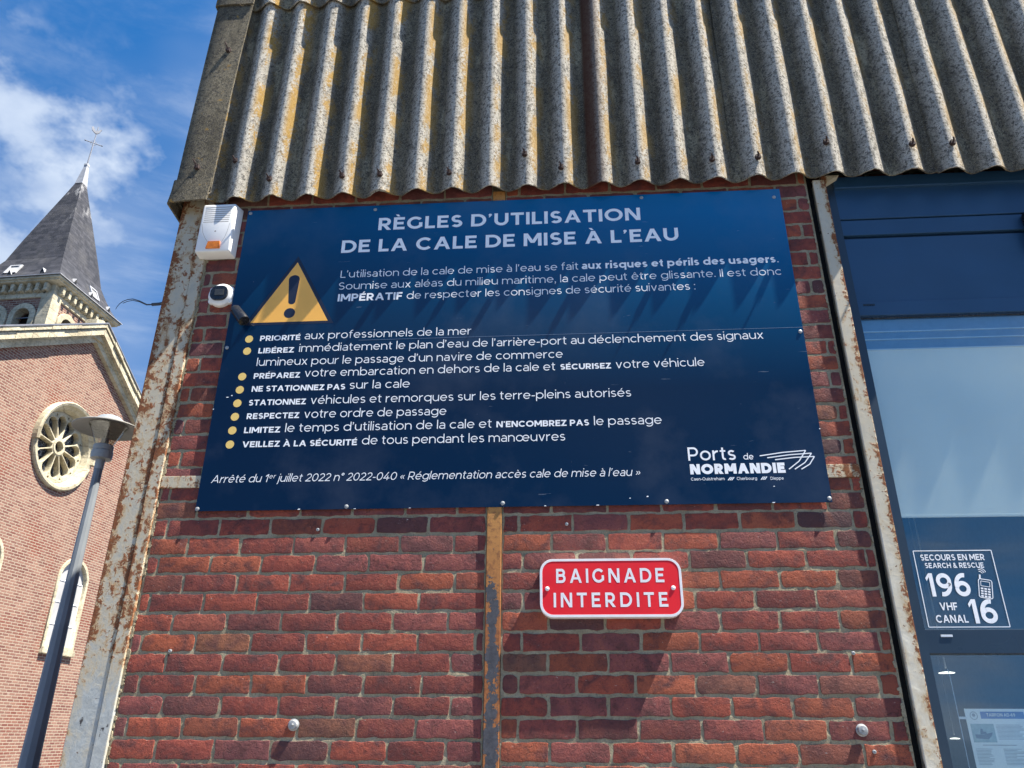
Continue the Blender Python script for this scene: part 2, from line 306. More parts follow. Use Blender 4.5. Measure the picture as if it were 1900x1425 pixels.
# --- sign board print
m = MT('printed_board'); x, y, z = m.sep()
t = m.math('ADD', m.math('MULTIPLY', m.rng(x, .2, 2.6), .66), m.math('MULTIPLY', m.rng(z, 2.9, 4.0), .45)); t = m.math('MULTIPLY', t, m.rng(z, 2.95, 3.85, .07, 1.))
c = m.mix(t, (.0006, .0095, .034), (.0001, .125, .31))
du = m.noise(30, 8, .75); c = m.mix(m.math('MULTIPLY', m.rng(du, .69, .74), .35), c, (.4, .42, .45))
sc = m.noise(6, 5, .6, m.map((1, 1, 12), (0, 0, 0), rot=(0, .5, 0))); c = m.mix(m.math('MULTIPLY', m.rng(sc, .70, .715), .2), c, (.4, .45, .5))
c = m.mix(m.math('MULTIPLY', m.rng(m.noise(2.2, 6, .6), .5, .8), .14), c, (.22, .23, .26))
m.P(color=c, rough=m.rng(m.noise(3, 6), .3, .7, .12, .22), spec=.36, normal=m.bump(m.noise(1.6, 2), .006, .12)); M_BOARD = m.m
M_WHITE = flat('white_print', (.86, .88, .90), .4, 0, .04); M_YEL = flat('yellow_print', (.80, .56, .16), .4, 0, .04); M_ORA = flat('amber_print', (.92, .47, .085), .4, 0, .05, 8.); M_NAVY = flat('navy_print', (.008, .014, .035), .4, 0, .1)
M_RED = flat('red_enamel', (.76, .004, .012), .5, 0, .06, 9.); M_RIM = flat('white_enamel', (.80, .79, .80), .35, 0, .05)
M_SCREW = flat('galvanised_steel', (.33, .34, .34), .5, .3, .2, 90.)
M_BOLT = flat('rusted_bolt', (.045, .026, .024), .8, .2, .35, 120., .002)
M_PLAS = flat('white_plastic', (.78, .78, .76), .38, 0, .04, 12.); M_GROOVE = flat('grey_groove', (.30, .30, .29), .6); M_AMB = flat('orange_lens', (.60, .17, .015), .2, 0, .25, 70.)
M_BLK = flat('black_plastic', (.012, .013, .016), .28, 0, .2, 40.); M_LENS = flat('dark_lens', (.05, .05, .045), .12, 0, .2, 60.)
M_DARK = flat('dark_interior', (.012, .012, .013), .9)
M_SHUT = flat('navy_painted_metal', (.018, .058, .125), .38, 0, .12, 3.); M_FRAME = flat('anthracite_frame', (.018, .034, .055), .35, 0, .12, 4.)
M_BLIND = flat('pale_blind', (.88, .85, .74), .8, 0, .08, 1.6); M_BOXB = flat('blue_grey_profile', (.16, .24, .36), .4, 0, .1); M_ALU = flat('pale_aluminium', (.6, .65, .7), .35, .2, .05)  # soft mottle on the blind stands for cloud reflected in the pane
M_LAMPG = flat('grey_lamp_enamel', (.27, .26, .235), .42, .1, .15, 9.); M_LAMPW = flat('pale_lamp_plastic', (.36, .37, .36), .4, 0, .12, 9.); M_POLE = flat('blue_grey_pole_paint', (.20, .225, .25), .6, 0, .12, 5.)
M_CABLE = flat('cable_sheath', (.05, .06, .08), .6)
m = MT('lamp_bowl'); t = m.t; gl = m.n('ShaderNodeBsdfGlossy', {'Color': (.9, .9, .88, 1), 'Roughness': .15}); tr = m.n('ShaderNodeBsdfTransparent', {'Color': (.80, .80, .76, 1)})
mxs = m.n('ShaderNodeMixShader', {0: .16}); t.links.new(tr.outputs[0], mxs.inputs[1]); t.links.new(gl.outputs[0], mxs.inputs[2]); t.links.new(mxs.outputs[0], t.nodes['Material Output'].inputs['Surface']); M_BOWL = m.m
# window glass: part mirror, part clear
m = MT('window_glass'); t = m.t
gl = m.n('ShaderNodeBsdfGlossy', {'Color': (.98, .96, .90, 1), 'Roughness': .012}); tr = m.n('ShaderNodeBsdfTransparent', {'Color': (.90, .95, .96, 1)})
ge = m.n('ShaderNodeNewGeometry'); dt = m.n('ShaderNodeVectorMath', {0: ge.outputs['Normal'], 1: ge.outputs['Incoming']}, operation='DOT_PRODUCT').outputs['Value']
fa = m.math('ADD', m.math('MULTIPLY', m.math('POWER', m.math('SUBTRACT', 1., m.math('ABSOLUTE', dt)), 5.), .8), .105)
mxs = m.n('ShaderNodeMixShader'); t.links.new(fa, mxs.inputs[0]); t.links.new(tr.outputs[0], mxs.inputs[1]); t.links.new(gl.outputs[0], mxs.inputs[2]); t.links.new(mxs.outputs[0], t.nodes['Material Output'].inputs['Surface']); M_GLASS = m.m
m = MT('church_glass'); m.P(color=m.mix(m.rng(m.noise(1.5, 3), .4, .6), (.34, .34, .34), (.40, .40, .40)), rough=.5, spec=.3); M_CGLASS = m.m
m = MT('leaded_lattice'); v = m.n('ShaderNodeTexVoronoi', {'Vector': m.co, 'Scale': 9., 'Randomness': .8}, feature='DISTANCE_TO_EDGE').outputs['Distance']
m.P(color=m.mix(m.rng(v, .02, .04), (.30, .32, .35), (.012, .014, .02)), rough=.4); M_LATT = m.m
m = MT('ground_asphalt'); c = m.mix(m.rng(m.noise(.4, 6), .35, .65), (.07, .068, .064), (.12, .115, .105)); c = m.mix(m.rng(m.noise(160, 4), .5, .7, 0, .5), c, (.2, .19, .18)); m.P(color=c, rough=.9, normal=m.bump(m.noise(120, 5), .004)); M_GROUND = m.m
m = MT('paving_slabs'); x, y, z = m.sep(); b = m.n('ShaderNodeTexBrick', {'Vector': m.vec(x, y, 0.), 'Color1': (.2, .19, .175, 1), 'Color2': (.26, .25, .23, 1), 'Mortar': (.09, .085, .08, 1), 'Scale': 1., 'Brick Width': .6, 'Row Height': .4, 'Mortar Size': .008}); m.P(color=m.mix(m.rng(m.noise(5, 6), .4, .7, 0, .5), b.outputs['Color'], (.13, .125, .115)), rough=.9, normal=m.bump(m.noise(80, 5), .004)); M_PAVE = m.m
M_LEAF = flat('dark_foliage', (.05, .07, .035), .8, 0, .5, .6); M_FLOOR = flat('interior_floor', (.10, .09, .08), .6); M_IWALL = flat('interior_wall', (.07, .075, .08), .9)
M_PAPER = flat('white_paper', (.84, .86, .82), .7, 0, .03); M_PBLUE = flat('blue_ink', (.05, .16, .42), .6); M_PGREY = flat('grey_ink', (.36, .39, .40), .7); M_PSEA = flat('printed_sea', (.33, .44, .45), .6, 0, .15, 90.); M_PBOAT = flat('printed_hull', (.11, .16, .22), .6)
# ------------------------------------------------------------------ stroke lettering (drawn in code, flat paint film with its own weight)
def glyph(ch, w):
    P = []; h = w / 2; X = .74
    def Rc(x0, y0, x1, y1): P.append([(x0, y0), (x1, y0), (x1, y1), (x0, y1)])
    def A(cx, cy, rx, ry, a0, a1):
        n = max(3, int(abs(a1 - a0) / 12)); o = []; q = []
        for i in range(n + 1):
            a = R(a0 + (a1 - a0) * i / n); o.append((cx + rx * math.cos(a), cy + ry * math.sin(a))); q.append((cx + (rx - w) * math.cos(a), cy + (ry - w) * math.sin(a)))
        for i in range(n): P.append([q[i], o[i], o[i + 1], q[i + 1]])
    def D(x0, y0, x1, y1):
        if y1 < y0: x0, y0, x1, y1 = x1, y1, x0, y0
        k = h * math.hypot(x1 - x0, y1 - y0) / (y1 - y0); P.append([(x0 - k, y0), (x0 + k, y0), (x1 + k, y1), (x1 - k, y1)])
    acc = {'É': ('E', 1), 'È': ('E', 2), 'À': ('A', 2), 'é': ('e', 1), 'è': ('e', 2), 'ê': ('e', 3), 'à': ('a', 2), 'ô': ('o', 3)}
    if ch in acc:
        b, t = acc[ch]; G, W_ = glyph(b, w); y = (1.07 if b.isupper() else X + .09); c = W_ / 2; k = min(w, .15)
        if t == 1: P.append([(c - .04, y), (c - .04 + k, y), (c + .10 + k, y + .17), (c + .08, y + .17)])
        if t == 2: P.append([(c + .04 - k, y), (c + .04, y), (c - .08, y + .17), (c - .10 - k, y + .17)])
        if t == 3:
            P.append([(c - .17, y), (c - .17 + k, y), (c + h * .6, y + .17), (c - h * .6, y + .17)]); P.append([(c + .17 - k, y), (c + .17, y), (c + h * .6, y + .17), (c - h * .6, y + .17)])
        return G + P, W_
    wd = .8
    if ch == 'A': wd = .98; D(h + .02, 0, wd / 2, 1); D(wd - h - .02, 0, wd / 2, 1); Rc(.24, .24, wd - .24, .24 + w * .85)
    elif ch == 'B':
        wd = .76; Rc(0, 0, w, 1); Rc(w, 1 - w, .42, 1); Rc(w, .53 - h, .45, .53 + h); Rc(w, 0, .45, w); ry = (.47 + h) / 2; A(.42, 1 - ry, .30, ry, -90, 90); ry = (.53 + h) / 2; A(.45, ry, .31, ry, -90, 90)
    elif ch == 'C': wd = .92; A(.5, .5, .5, .5, 42, 318)
    elif ch == 'D': wd = .9; Rc(0, 0, w, 1); Rc(w, 0, .4, w); Rc(w, 1 - w, .4, 1); A(.4, .5, .5, .5, -90, 90)
    elif ch == 'E': wd = .68; Rc(0, 0, w, 1); Rc(w, 0, .68, w); Rc(w, 1 - w, .66, 1); Rc(w, .51 - h, .60, .51 + h)
    elif ch == 'F': wd = .62; Rc(0, 0, w, 1); Rc(w, 1 - w, .62, 1); Rc(w, .47 - h, .56, .47 + h)
    elif ch == 'G': wd = .96; A(.5, .5, .5, .5, 42, 322); Rc(.93 - w, .16, .93, .52); 
    elif ch == 'H': wd = .86; Rc(0, 0, w, 1); Rc(wd - w, 0, wd, 1); Rc(w, .5 - h, wd - w, .5 + h)
    elif ch == 'I': wd = w; Rc(0, 0, w, 1)
    elif ch == 'L': wd = .60; Rc(0, 0, w, 1); Rc(w, 0, .60, w)
    elif ch == 'M': wd = 1.04; Rc(0, 0, w, 1); Rc(wd - w, 0, wd, 1); D(h * 1.25, 1, wd / 2, .24); D(wd - h * 1.25, 1, wd / 2, .24)
    elif ch == 'N': wd = .88; Rc(0, 0, w, 1); Rc(wd - w, 0, wd, 1); D(h * 1.25, 1, wd - h * 1.25, 0)
    elif ch == 'O': wd = 1.06; A(.53, .5, .53, .5, 0, 360)
    elif ch in 'PR':
        wd = .74; Rc(0, 0, w, 1); Rc(w, 1 - w, .40, 1); Rc(w, .32, .40, .32 + w); A(.40, .66, .34, .34, -90, 90)
        if ch == 'R': wd = .78; D(.40, .34, wd - h * 1.2, 0)
    elif ch == 'S': wd = .70; ry = (.5 + h) / 2; A(.35, 1 - ry, .32, ry, 35, 270); A(.35, ry, .34, ry, -145, 90)
    elif ch == 'T': wd = .78; Rc(wd / 2 - h, 0, wd / 2 + h, 1 - w); Rc(0, 1 - w, wd, 1)
    elif ch == 'U': wd = .84; A(.42, .42, .42, .42, 180, 360); Rc(0, .42, w, 1); Rc(wd - w, .42, wd, 1)
    elif ch == 'V': wd = .94; D(h + .02, 1, wd / 2, 0); D(wd - h - .02, 1, wd / 2, 0)
    elif ch == 'X': wd = .86; D(h + .02, 1, wd - h - .02, 0); D(h + .02, 0, wd - h - .02, 1)
    elif ch == 'Z': wd = .74; Rc(0, 0, wd, w); Rc(.02, 1 - w, wd - .02, 1); D(h * 1.5, w * .5, wd - h * 1.5 - .02, 1 - w * .5)
    elif ch == '0': wd = .76; A(.38, .5, .38, .5, 0, 360)
    elif ch == '1': wd = .36; Rc(.36 - w, 0, .36, 1); P.append([(.0, .80), (.0 + w * .2, .66), (.36 - w, .84), (.36 - w, 1.)])
    elif ch == '2': wd = .68; A(.33, .68, .33, .32, -30, 160); Rc(.0, 0, .68, w); D(h * 1.35, w * .6, .33 + (.33 - h) * .82, .55)
    elif ch == '4': wd = .78; D(.50, 1, h * 1.4, .26); Rc(0, .2, .78, .2 + w); Rc(.46, 0, .46 + w, .56)
    elif ch == '6': wd = .72; A(.36, .33, .36, .33, 0, 360); A(.48, .46, .48, .54, 78, 186)
    elif ch == '9': wd = .72; A(.36, .67, .36, .33, 0, 360); A(.24, .54, .48, .54, -102, 6)
    elif ch in 'oœ':
        wd = .78; A(.39, X / 2, .39, X / 2, 0, 360)
        if ch == 'œ': G, W2 = glyph('e', w); P += [[(x + .78 - w, y) for x, y in p] for p in G]; wd = .78 - w + W2
    elif ch == 'e': wd = .76; A(.38, X / 2, .38, X / 2, 0, 318); Rc(w * .7, X / 2 - w * .38, wd - w * .3, X / 2 + w * .42)
    elif ch == 'c': wd = .68; A(.38, X / 2, .38, X / 2, 45, 315)
    elif ch == 'a': wd = .62; Rc(wd - w, 0, wd, .44); A(.31, .44, .31, .30, 0, 142); A(.25, .215, .25, .215, 90, 270); Rc(.25, .43 - w * .9, wd - w, .43); Rc(.25, 0, .40, w * .9); A(.38, .24, .24, .24, -90, -25)
    elif ch in 'bdpqg':
        wd = .80; A(.40, X / 2, .40, X / 2, 0, 360)
        if ch in 'bp': Rc(0, 0 if ch == 'b' else -.28, w, 1.06 if ch == 'b' else X)
        if ch in 'dq': Rc(wd - w, 0 if ch == 'd' else -.28, wd, 1.06 if ch == 'd' else X)
        if ch == 'g': Rc(wd - w, .04, wd, X); A(.40, .06, .40, .34, -140, 0)
    elif ch == 'f': wd = .42; Rc(.12, 0, .12 + w, .82); A(.12 + .27, .80, .27, .26, 80, 180); Rc(0, X - w * .9, .40, X)
    elif ch in 'hn': wd = .70; Rc(0, 0, w, 1.06 if ch == 'h' else X); A(.35, X - .35, .35, .35, 0, 150); Rc(wd - w, 0, wd, X - .35)
    elif ch == 'm': wd = 1.20; Rc(0, 0, w, X); s_ = (wd + w) / 4; [A(s_ + k * (wd - w) / 2, X - .32, s_, .32, 0, 150) for k in (0, 1)]; Rc(2 * s_ - w, 0, 2 * s_, X - .32); Rc(wd - w, 0, wd, X - .32)
    elif ch == 'i': wd = max(w, .12); Rc(wd / 2 - h, 0, wd / 2 + h, X); k = max(h * 1.15, .065); A2 = circ(wd / 2, .98, k, 10); P.append(A2)
    elif ch == 'j': wd = max(w, .12); Rc(wd - w, -.12, wd, X); A(wd - .2, -.10, .2, .2, -80, 0); P.append(circ(wd - h, .98, max(h * 1.15, .065), 10))
    elif ch == 'l': wd = w; Rc(0, 0, w, 1.06)
    elif ch == 'r': wd = .42; Rc(0, 0, w, X); A(.40, X - .40, .40, .40, 88, 160)
    elif ch == 's': wd = .56; ry = (X / 2 + h * .9) / 2; A(.28, X - ry, .26, ry, 35, 270); A(.28, ry, .28, ry, -145, 90)
    elif ch == 't': wd = .42; Rc(.12, .2, .12 + w, .94); A(.12 + .22, .22, .22, .22, 180, 285); Rc(0, X - w * .9, .40, X)
    elif ch == 'u': wd = .70; Rc(0, .35, w, X); A(.35, .35, .35, .35, 180, 360); Rc(wd - w, 0, wd, X)
    elif ch == 'v': wd = .70; D(h + .02, X, wd / 2, 0); D(wd - h - .02, X, wd / 2, 0)
    elif ch == 'x': wd = .66; D(h + .02, X, wd - h - .02, 0); D(h + .02, 0, wd - h - .02, X)
    elif ch == '.': k = max(h * 1.1, .07); wd = 2 * k; P.append(circ(k, k, k, 10))
    elif ch == ',': k = max(h * 1.1, .07); wd = 2 * k; P.append(circ(k, k, k, 10)); P.append([(k * .2, -.2), (k * .9, -.2), (2 * k, k), (k * .8, k)])
    elif ch == ':': k = max(h * 1.1, .07); wd = 2 * k; P.append(circ(k, k, k, 10)); P.append(circ(k, X - k, k, 10))
    elif ch == '’': k = max(h * 1.0, .07); wd = 2.1 * k; P.append(circ(k, 1. - k, k, 10)); P.append([(k * .1, .70), (k * .8, .70), (2 * k, 1 - k), (k * .8, 1 - k)])
    elif ch == '-': wd = .36; Rc(0, .36 - h, .36, .36 + h)
    elif ch in '«»':
        wd = .56
        for k in (0, .26):
            for sg in (1, -1):
                x0, x1 = (k + h, k + .24) if ch == '«' else (k + .24, k + h)
                P.append([(x0 - h, .36), (x0 + h, .36), (x1 + h, .36 + sg * .22), (x1 - h, .36 + sg * .22)][::sg])
    elif ch == '°': wd = .36; A(.18, .84, .18, .17, 0, 360)
    elif ch == '&': wd = .82; A(.33, .77, .22, .23, 0, 360); A(.33, .29, .33, .29, 0, 360); D(.30, .62, .78, 0)
    return P, wd
WEI = {'b': .205, 'l': .10, 'm': .135, 'h': .29, 'i': .10, 'd': .185}
def layout(text, wt, track=.0):
    w = WEI[wt]; x = 0; out = []; sup = False; i = 0
    while i < len(text):
        ch = text[i]
        if ch == '^': sup = not sup; i += 1; continue
        if ch == ' ': x += .35 + track; i += 1; continue
        G, wd = glyph(ch, w); k = .58 if sup else 1.
        for p in G: out.append([(x + a * k, b * k + (.45 if sup else 0)) for a, b in p])
        x += wd * k + (.13 if wt not in 'bh' else .105) + track; i += 1
    xs = [a for p in out for a, b in p]; return out, min(xs), max(xs)
def lettering(name, lines, y, mat, parent):
    """lines: (text, weight, x0, x1, z, cap height[, tracking]); fitted between x0 and x1"""
    mb = MB()
    for text, wt, x0, x1, z, cap, *tr in lines:
        P, a, b = layout(text, wt, *(tr or [0.])); k = (x1 - x0) / (b - a); sh = .2 if wt == 'i' else 0.
        for i, p in enumerate(P):
            yy = y - (i % 11) * 1.6e-5; mb.poly([(x0 + (q[0] - a) * k + q[1] * cap * sh, yy, z + q[1] * cap) for q in p])
    o = mb.build(name, mat, parent); bm = bmesh.new(); bm.from_mesh(o.data)
    for f in bm.faces:
        f.normal_update()
        if f.normal.y > 0: f.normal_flip()
    bm.to_mesh(o.data); bm.free(); return o

# ------------------------------------------------------------------ setting: ground, quay, water
g = MB(); g.box(-2500, 2500, -13.0, 2500, -2, 0); struct(g.build('ground', M_GROUND))
g = MB(); g.box(-8, 9, -1.9, -.06, .004, .12, .02); struct(g.build('pavement', M_PAVE))
m = MT('harbour_water'); m.P(color=(.012, .03, .038), rough=.08, spec=.5, normal=m.bump(m.noise(1.6, 5, .6, m.map((1, 2.5, 1))), .05, .6))
g = MB(); g.box(-2500, 2500, -2500, -13.01, -4, -1.4); struct(g.build('water', m.m))

# ------------------------------------------------------------------ the harbour building
bld = thing('harbour_building', 'brick harbour building with rusty steel posts under grey corrugated cement sheets', 'building')
ZR, CO = 2.4132, .0752
bv = []; bf = []; ba = []
def brick(x0, x1, z0, z1):
    w_, h_ = x1 - x0, z1 - z0; r = min(random.choice((.003, .004, .005, .007, .012)), w_ * .3); seed = random.random() * 50
    n = 7 if w_ > .12 else 4
    pts = []
    for (ax, az, bx, bz, nn) in ((x0 + r, z0, x1 - r, z0, n), (x1, z0 + r, x1, z1 - r, 3), (x1 - r, z1, x0 + r, z1, n), (x0, z1 - r, x0, z0 + r, 3)):
        for i in range(nn + 1): pts.append((ax + (bx - ax) * i / nn, az + (bz - az) * i / nn))
        # rounded corner
        cx, cz = {0: (x1 - r, z0 + r), 1: (x1 - r, z1 - r), 2: (x0 + r, z1 - r), 3: (x0 + r, z0 + r)}[len(pts) // 1 and ((ax, az, bx, bz) == (x0 + r, z0, x1 - r, z0)) * 0 + ((ax, az) == (x1, z0 + r)) * 1 + ((ax, az) == (x1 - r, z1)) * 2 + ((ax, az) == (x0, z1 - r)) * 3]
        d = math.atan2(bz - cz, bx - cx); pts.append((cx + r * math.cos(d + R(45)), cz + r * math.sin(d + R(45))))
    P_ = []
    for i, (x, z) in enumerate(pts):
        k = .0016 * (math.sin(seed + x * 47 + z * 31) + math.sin(seed * 2 + x * 130 - z * 90)) + random.uniform(-.0008, .0008)
        dx, dz = x - (x0 + x1) / 2, z - (z0 + z1) / 2; P_.append((x + k * (1 if dx > 0 else -1) * .8, z + k * (1 if dz > 0 else -1)))
    f_y = random.uniform(-.0012, .0006); tl = (random.gauss(0, .0025), random.gauss(0, .008))
    cx, cz = (x0 + x1) / 2, (z0 + z1) / 2; N = len(P_); b = len(bv)
    t = min(1., max(0., random.choice((random.gauss(.32, .09), random.gauss(.45, .15), random.gauss(.62, .15), random.gauss(.2, .1)))))
    at = (t, random.random() * 9, random.random() * 9)
    for ins, yy in ((0., .010), (.0002, .0018), (.0009, .0003), (.0030, 0.)):
        for x, z in P_:
            dx, dz = x - cx, z - cz; sx = max(0, 1 - ins / (abs(dx) + 1e-4)) if abs(dx) > ins else .2; sz = max(0, 1 - ins / (abs(dz) + 1e-4)) if abs(dz) > ins else .2
            X_, Z_ = cx + dx * sx, cz + dz * sz
            bv.append((X_, yy + f_y + tl[0] * (X_ - cx) + tl[1] * (Z_ - cz), Z_)); ba.extend(at)
    for k in range(3):
        for i in range(N): bf.append([b + k * N + i, b + k * N + (i + 1) % N, b + (k + 1) * N + (i + 1) % N, b + (k + 1) * N + i])
    bf.append([b + 3 * N + i for i in range(N)])
def panel(xa, xb, s_even, s_odd, k0, k1):
    for k in range(k0, k1):
        zt = ZR - CO * k; x = xa; j = s_even if k % 2 == 0 else s_odd; j += random.uniform(-.012, .012); nx = xa + j; jz = random.uniform(-.0012, .0012)
        while x < xb - .012:
            e = nx
            if xb - e < .035: e = xb
            g_ = .0054 + random.uniform(-.001, .0012)
            brick(x + (g_ if x > xa else .003 + random.uniform(0, .006)), e - g_, zt - CO + .0062 + jz + random.uniform(-.0012, .0012), zt - .0058 + jz + random.uniform(-.0012, .0012))
            x = e; nx = x + .2185 + random.uniform(-.006, .006)
panel(-.172, 1.2140, .055, .165, -23, 31); panel(1.2765, 2.7050, .072, .187, -23, 31)
panel(4.62, 6.60, .165, .055, -21, 31)
me = bpy.data.meshes.new('brick_wall'); me.from_pydata(bv, [], bf); me.update()
a_ = me.attributes.new('brick', 'FLOAT_VECTOR', 'POINT'); a_.data.foreach_set('vector', ba)
bw = obj('brick_wall', me, M_BRICK, bld); auto_smooth(me, 24)
mo = MB()
def mortar_grid(xa, xb, z0, z1, d):
    nx, nz_ = max(2, int((xb - xa) / .025)), max(2, int((z1 - z0) / .025)); vs = []
    for j in range(nz_ + 1):
        for i in range(nx + 1):
            vs.append((xa + (xb - xa) * i / nx, .0021 + random.uniform(-.0014, .0014), z0 + (z1 - z0) * j / nz_))
    mo.add(vs, [[j * (nx + 1) + i, j * (nx + 1) + i + 1, (j + 1) * (nx + 1) + i + 1, (j + 1) * (nx + 1) + i] for j in range(nz_) for i in range(nx)])
mortar_grid(-.173, 1.2145, .05, 4.14, 0); mortar_grid(1.2760, 2.7085, .05, 4.14, 0); mortar_grid(4.62, 6.6, .05, 4.0, 0)
mo.box(-.172, 2.708, .02, .2, 0.0, 4.14); mo.box(4.62, 6.6, .02, .2, 0, 4.0)
# mortar squeezed out along the corner post and the opening
for side, xs, n in ((1, -.173, 120), (-1, 2.7045, 70)):
    for i in range(n):
        z = random.uniform(.3, 3.95); l = random.uniform(.012, .045); wv = random.uniform(.004, .013) * side; q = [(xs - .002 * side, z)]
        for k in range(5): q.append((xs + wv * random.uniform(.4, 1.1), z + l * (k + .5) / 5))
        q.append((xs - .002 * side, z + l)); q = q if side > 0 else q[::-1]
        mo.prism(q, -.0025 - random.uniform(0, .002), .006)
mo.build('mortar', M_MORTAR, bw)
# steel
c_ = MB(); c_.box(-.3440, -.2290, -.010, .004, 0, 4.15, .003); c_.box(-.3400, -.2285, .004, .22, 0, 4.15)
c_.box(-.2275, -.1760, -.014, .012, 0, 4.15, .003); c_.build('corner_post', M_POST, bld)
c_ = MB(); c_.box(1.2165, 1.2745, -.009, .03, 0, 4.02, .002); c_.build('vertical_strip', M_STRIP, bld)
c_ = MB(); c_.box(-.1735, 1.215, -.0065, .03, 2.546, 2.598, .002); c_.box(1.276, 2.7045, -.0065, .03, 2.545, 2.600, .002); c_.build('horizontal_beam', M_BEAM, bld)
c_ = MB(); c_.box(2.7310, 2.7890, -.020, -.006, 0, 4.0, .004); c_.box(2.746, 2.762, -.006, .11, 0, 4.0); c_.box(2.745, 2.788, .11, .124, 0, 4.0)
c_.prism([(2.775, 3.965), (2.80, 3.99), (2.86, 4.03), (2.775, 4.03)], -.01, .03); c_.build('door_post', M_JAMB, bld)
c_ = MB(); c_.box(2.7085, 2.745, .045, .2, 0, 4.1); c_.build('gap_filler', M_DARK, bld)
# ---- corrugated cladding
def wave_y(x): return -.055 - .0255 * math.cos(2 * math.pi * (x - CREST) / PITCH)
def sheet(x0, x1, z0, z1, yo, tilt, seed):
    rnd = random.Random(seed); nx = max(4, int((x1 - x0) / PITCH * 18)); nz_ = 14; th = .0062; F = []; B = []
    ph = [rnd.uniform(0, 6) for _ in range(4)]; jag = [rnd.uniform(-.002, .002) for _ in range(nx + 1)]
    for j in range(nz_ + 1):
        for i in range(nx + 1):
            x = x0 + (x1 - x0) * i / nx; z = z0 + (z1 - z0) * j / nz_; f = i / nx
            if j == 0: z += jag[i] + .002 * math.sin(x * 21 + ph[0])
            y = wave_y(x) + yo - tilt * (1 - f) + .0018 * math.sin(z * 3.1 + ph[1] + x * 2) + .001 * math.sin(z * 9 + ph[2])
            s_ = .0255 * 2 * math.pi / PITCH * math.sin(2 * math.pi * (x - CREST) / PITCH); l = math.hypot(1, s_); nxn, nyn = s_ / l, -1 / l
            if i in (0, nx): nxn, nyn = 0, -1
            F.append((x, y, z)); B.append((x - nxn * th, y - nyn * th, z))
    n = nx + 1; o = len(F); fs = []
    for j in range(nz_):
        for i in range(nx):
            q = [j * n + i, j * n + i + 1, (j + 1) * n + i + 1, (j + 1) * n + i]; fs.append(q); fs.append([k + o for k in q[::-1]])
    for i in range(nx): fs.append([i + 1, i, i + o, i + 1 + o]); t = nz_ * n; fs.append([t + i, t + i + 1, t + i + 1 + o, t + i + o])
    for j in range(nz_): a, b = j * n, (j + 1) * n; fs.append([a, b, b + o, a + o]); a += nx; b += nx; fs.append([b, a, a + o, b + o])
    mb = MB(); mb.add(F + B, fs); o_ = mb.build('cladding_sheet', M_SHEET, bld); auto_smooth(o_.data, 50); return o_
edges = [-.20, .616, 1.675, 2.369, 3.295, 4.2, 5.1, 6.0, 6.75]; low = []
for i in range(len(edges) - 1):
    dz = (0, .003, -.002, .003, -.007, 0, .003, -.002, 0)[i]
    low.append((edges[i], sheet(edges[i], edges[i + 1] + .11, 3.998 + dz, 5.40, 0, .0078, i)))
up_edges = [-.22, .78, 1.70, 2.60, 3.50, 4.45, 5.4, 6.75]
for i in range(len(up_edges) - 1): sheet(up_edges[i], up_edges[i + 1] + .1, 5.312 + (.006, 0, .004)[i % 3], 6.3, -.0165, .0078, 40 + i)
def bolt(x, z, y, parent, lean=0.):
    b = MB(); b.lathe([(.0145, 0), (.0135, -.004), (.004, -.005)], (x, y, z), 10, 'y')
    s_ = .0115; a = random.uniform(.6, 1.0); q = [(x + s_ * 1.3 * math.cos(a + k * math.pi / 2), z + s_ * 1.3 * math.sin(a + k * math.pi / 2)) for k in range(4)]
    b.prism(q, y - .016, y - .003); b.tube([(x, y - .014, z), (x - .003, y - .028, z + .006 + lean * .4), (x - .008 * (1 + lean * 20), y - .034 - lean * .3, z + .010 + lean)], [.0042, .0042, .0036], 6)
    return b.build('bolt', M_BOLT, parent)
for x, z in [(-.078, 4.222), (.117, 4.091), (.481, 4.090), (.669, 4.088), (1.008, 4.084), (1.375, 4.174), (1.549, 4.086), (1.914, 4.096), (2.264, 4.095), (2.476, 4.093), (2.802, 4.167), (3.186, 4.128), (3.368, 4.125)]:
    par = [s for e, s in low if e <= x][-1]; bolt(x, z, wave_y(x) - .006, par)
# ---- corner flashing: an angle piece, and a wider foot piece below it
def angle(name, secs, parent):
    mb = MB(); n = None; V_ = []
    for (x0, x1, yf, yb, z, cut) in secs:
        th = .0085; o = [(x0, yb), (x0, yf + .012), (x0 + .004, yf + .004), (x0 + .012, yf), ((x0 + x1) / 2, yf - .002), (x1, yf + .001)]
        i_ = [(x1, yf + .001 + th), ((x0 + x1) / 2, yf + th), (x0 + .018, yf + th), (x0 + th, yf + .02), (x0 + th, yb)]
        s_ = o + i_; n = len(s_); V_ += [(x, y, z + cut * (x - x0) + (y - yf) * -.10) for x, y in s_]
    fs = []
    for k in range(len(secs) - 1):
        for i in range(n): fs.append([k * n + i, k * n + (i + 1) % n, (k + 1) * n + (i + 1) % n, (k + 1) * n + i])
    fs.append(list(range(n))[::-1]); fs.append([(len(secs) - 1) * n + i for i in range(n)]); mb.add(V_, fs)
    o_ = mb.build(name, M_FLASH, parent, fix=True); auto_smooth(o_.data, 40); return o_
fl = angle('corner_flashing', [(-.3625, -.1730, -.0905, .16, 4.02, .06), (-.361, -.172, -.090, .16, 4.5, 0), (-.356, -.160, -.090, .16, 5.0, 0), (-.350, -.141, -.090, .16, 5.42, 0)], bld)
angle('flashing_foot', [(-.3790, -.1810, -.101, .15, 3.965, .07), (-.3720, -.1770, -.100, .16, 4.03, .06), (-.3690, -.1735, -.1000, .17, 4.100, .05)], fl)
angle('flashing_top', [(-.360, -.139, -.103, .17, 5.318, .0), (-.355, -.13, -.103, .17, 6.3, 0)], fl)
bolt(-.228, 4.972, -.092, fl, .016); bolt(-.261, 4.177, -.092, fl, .016)
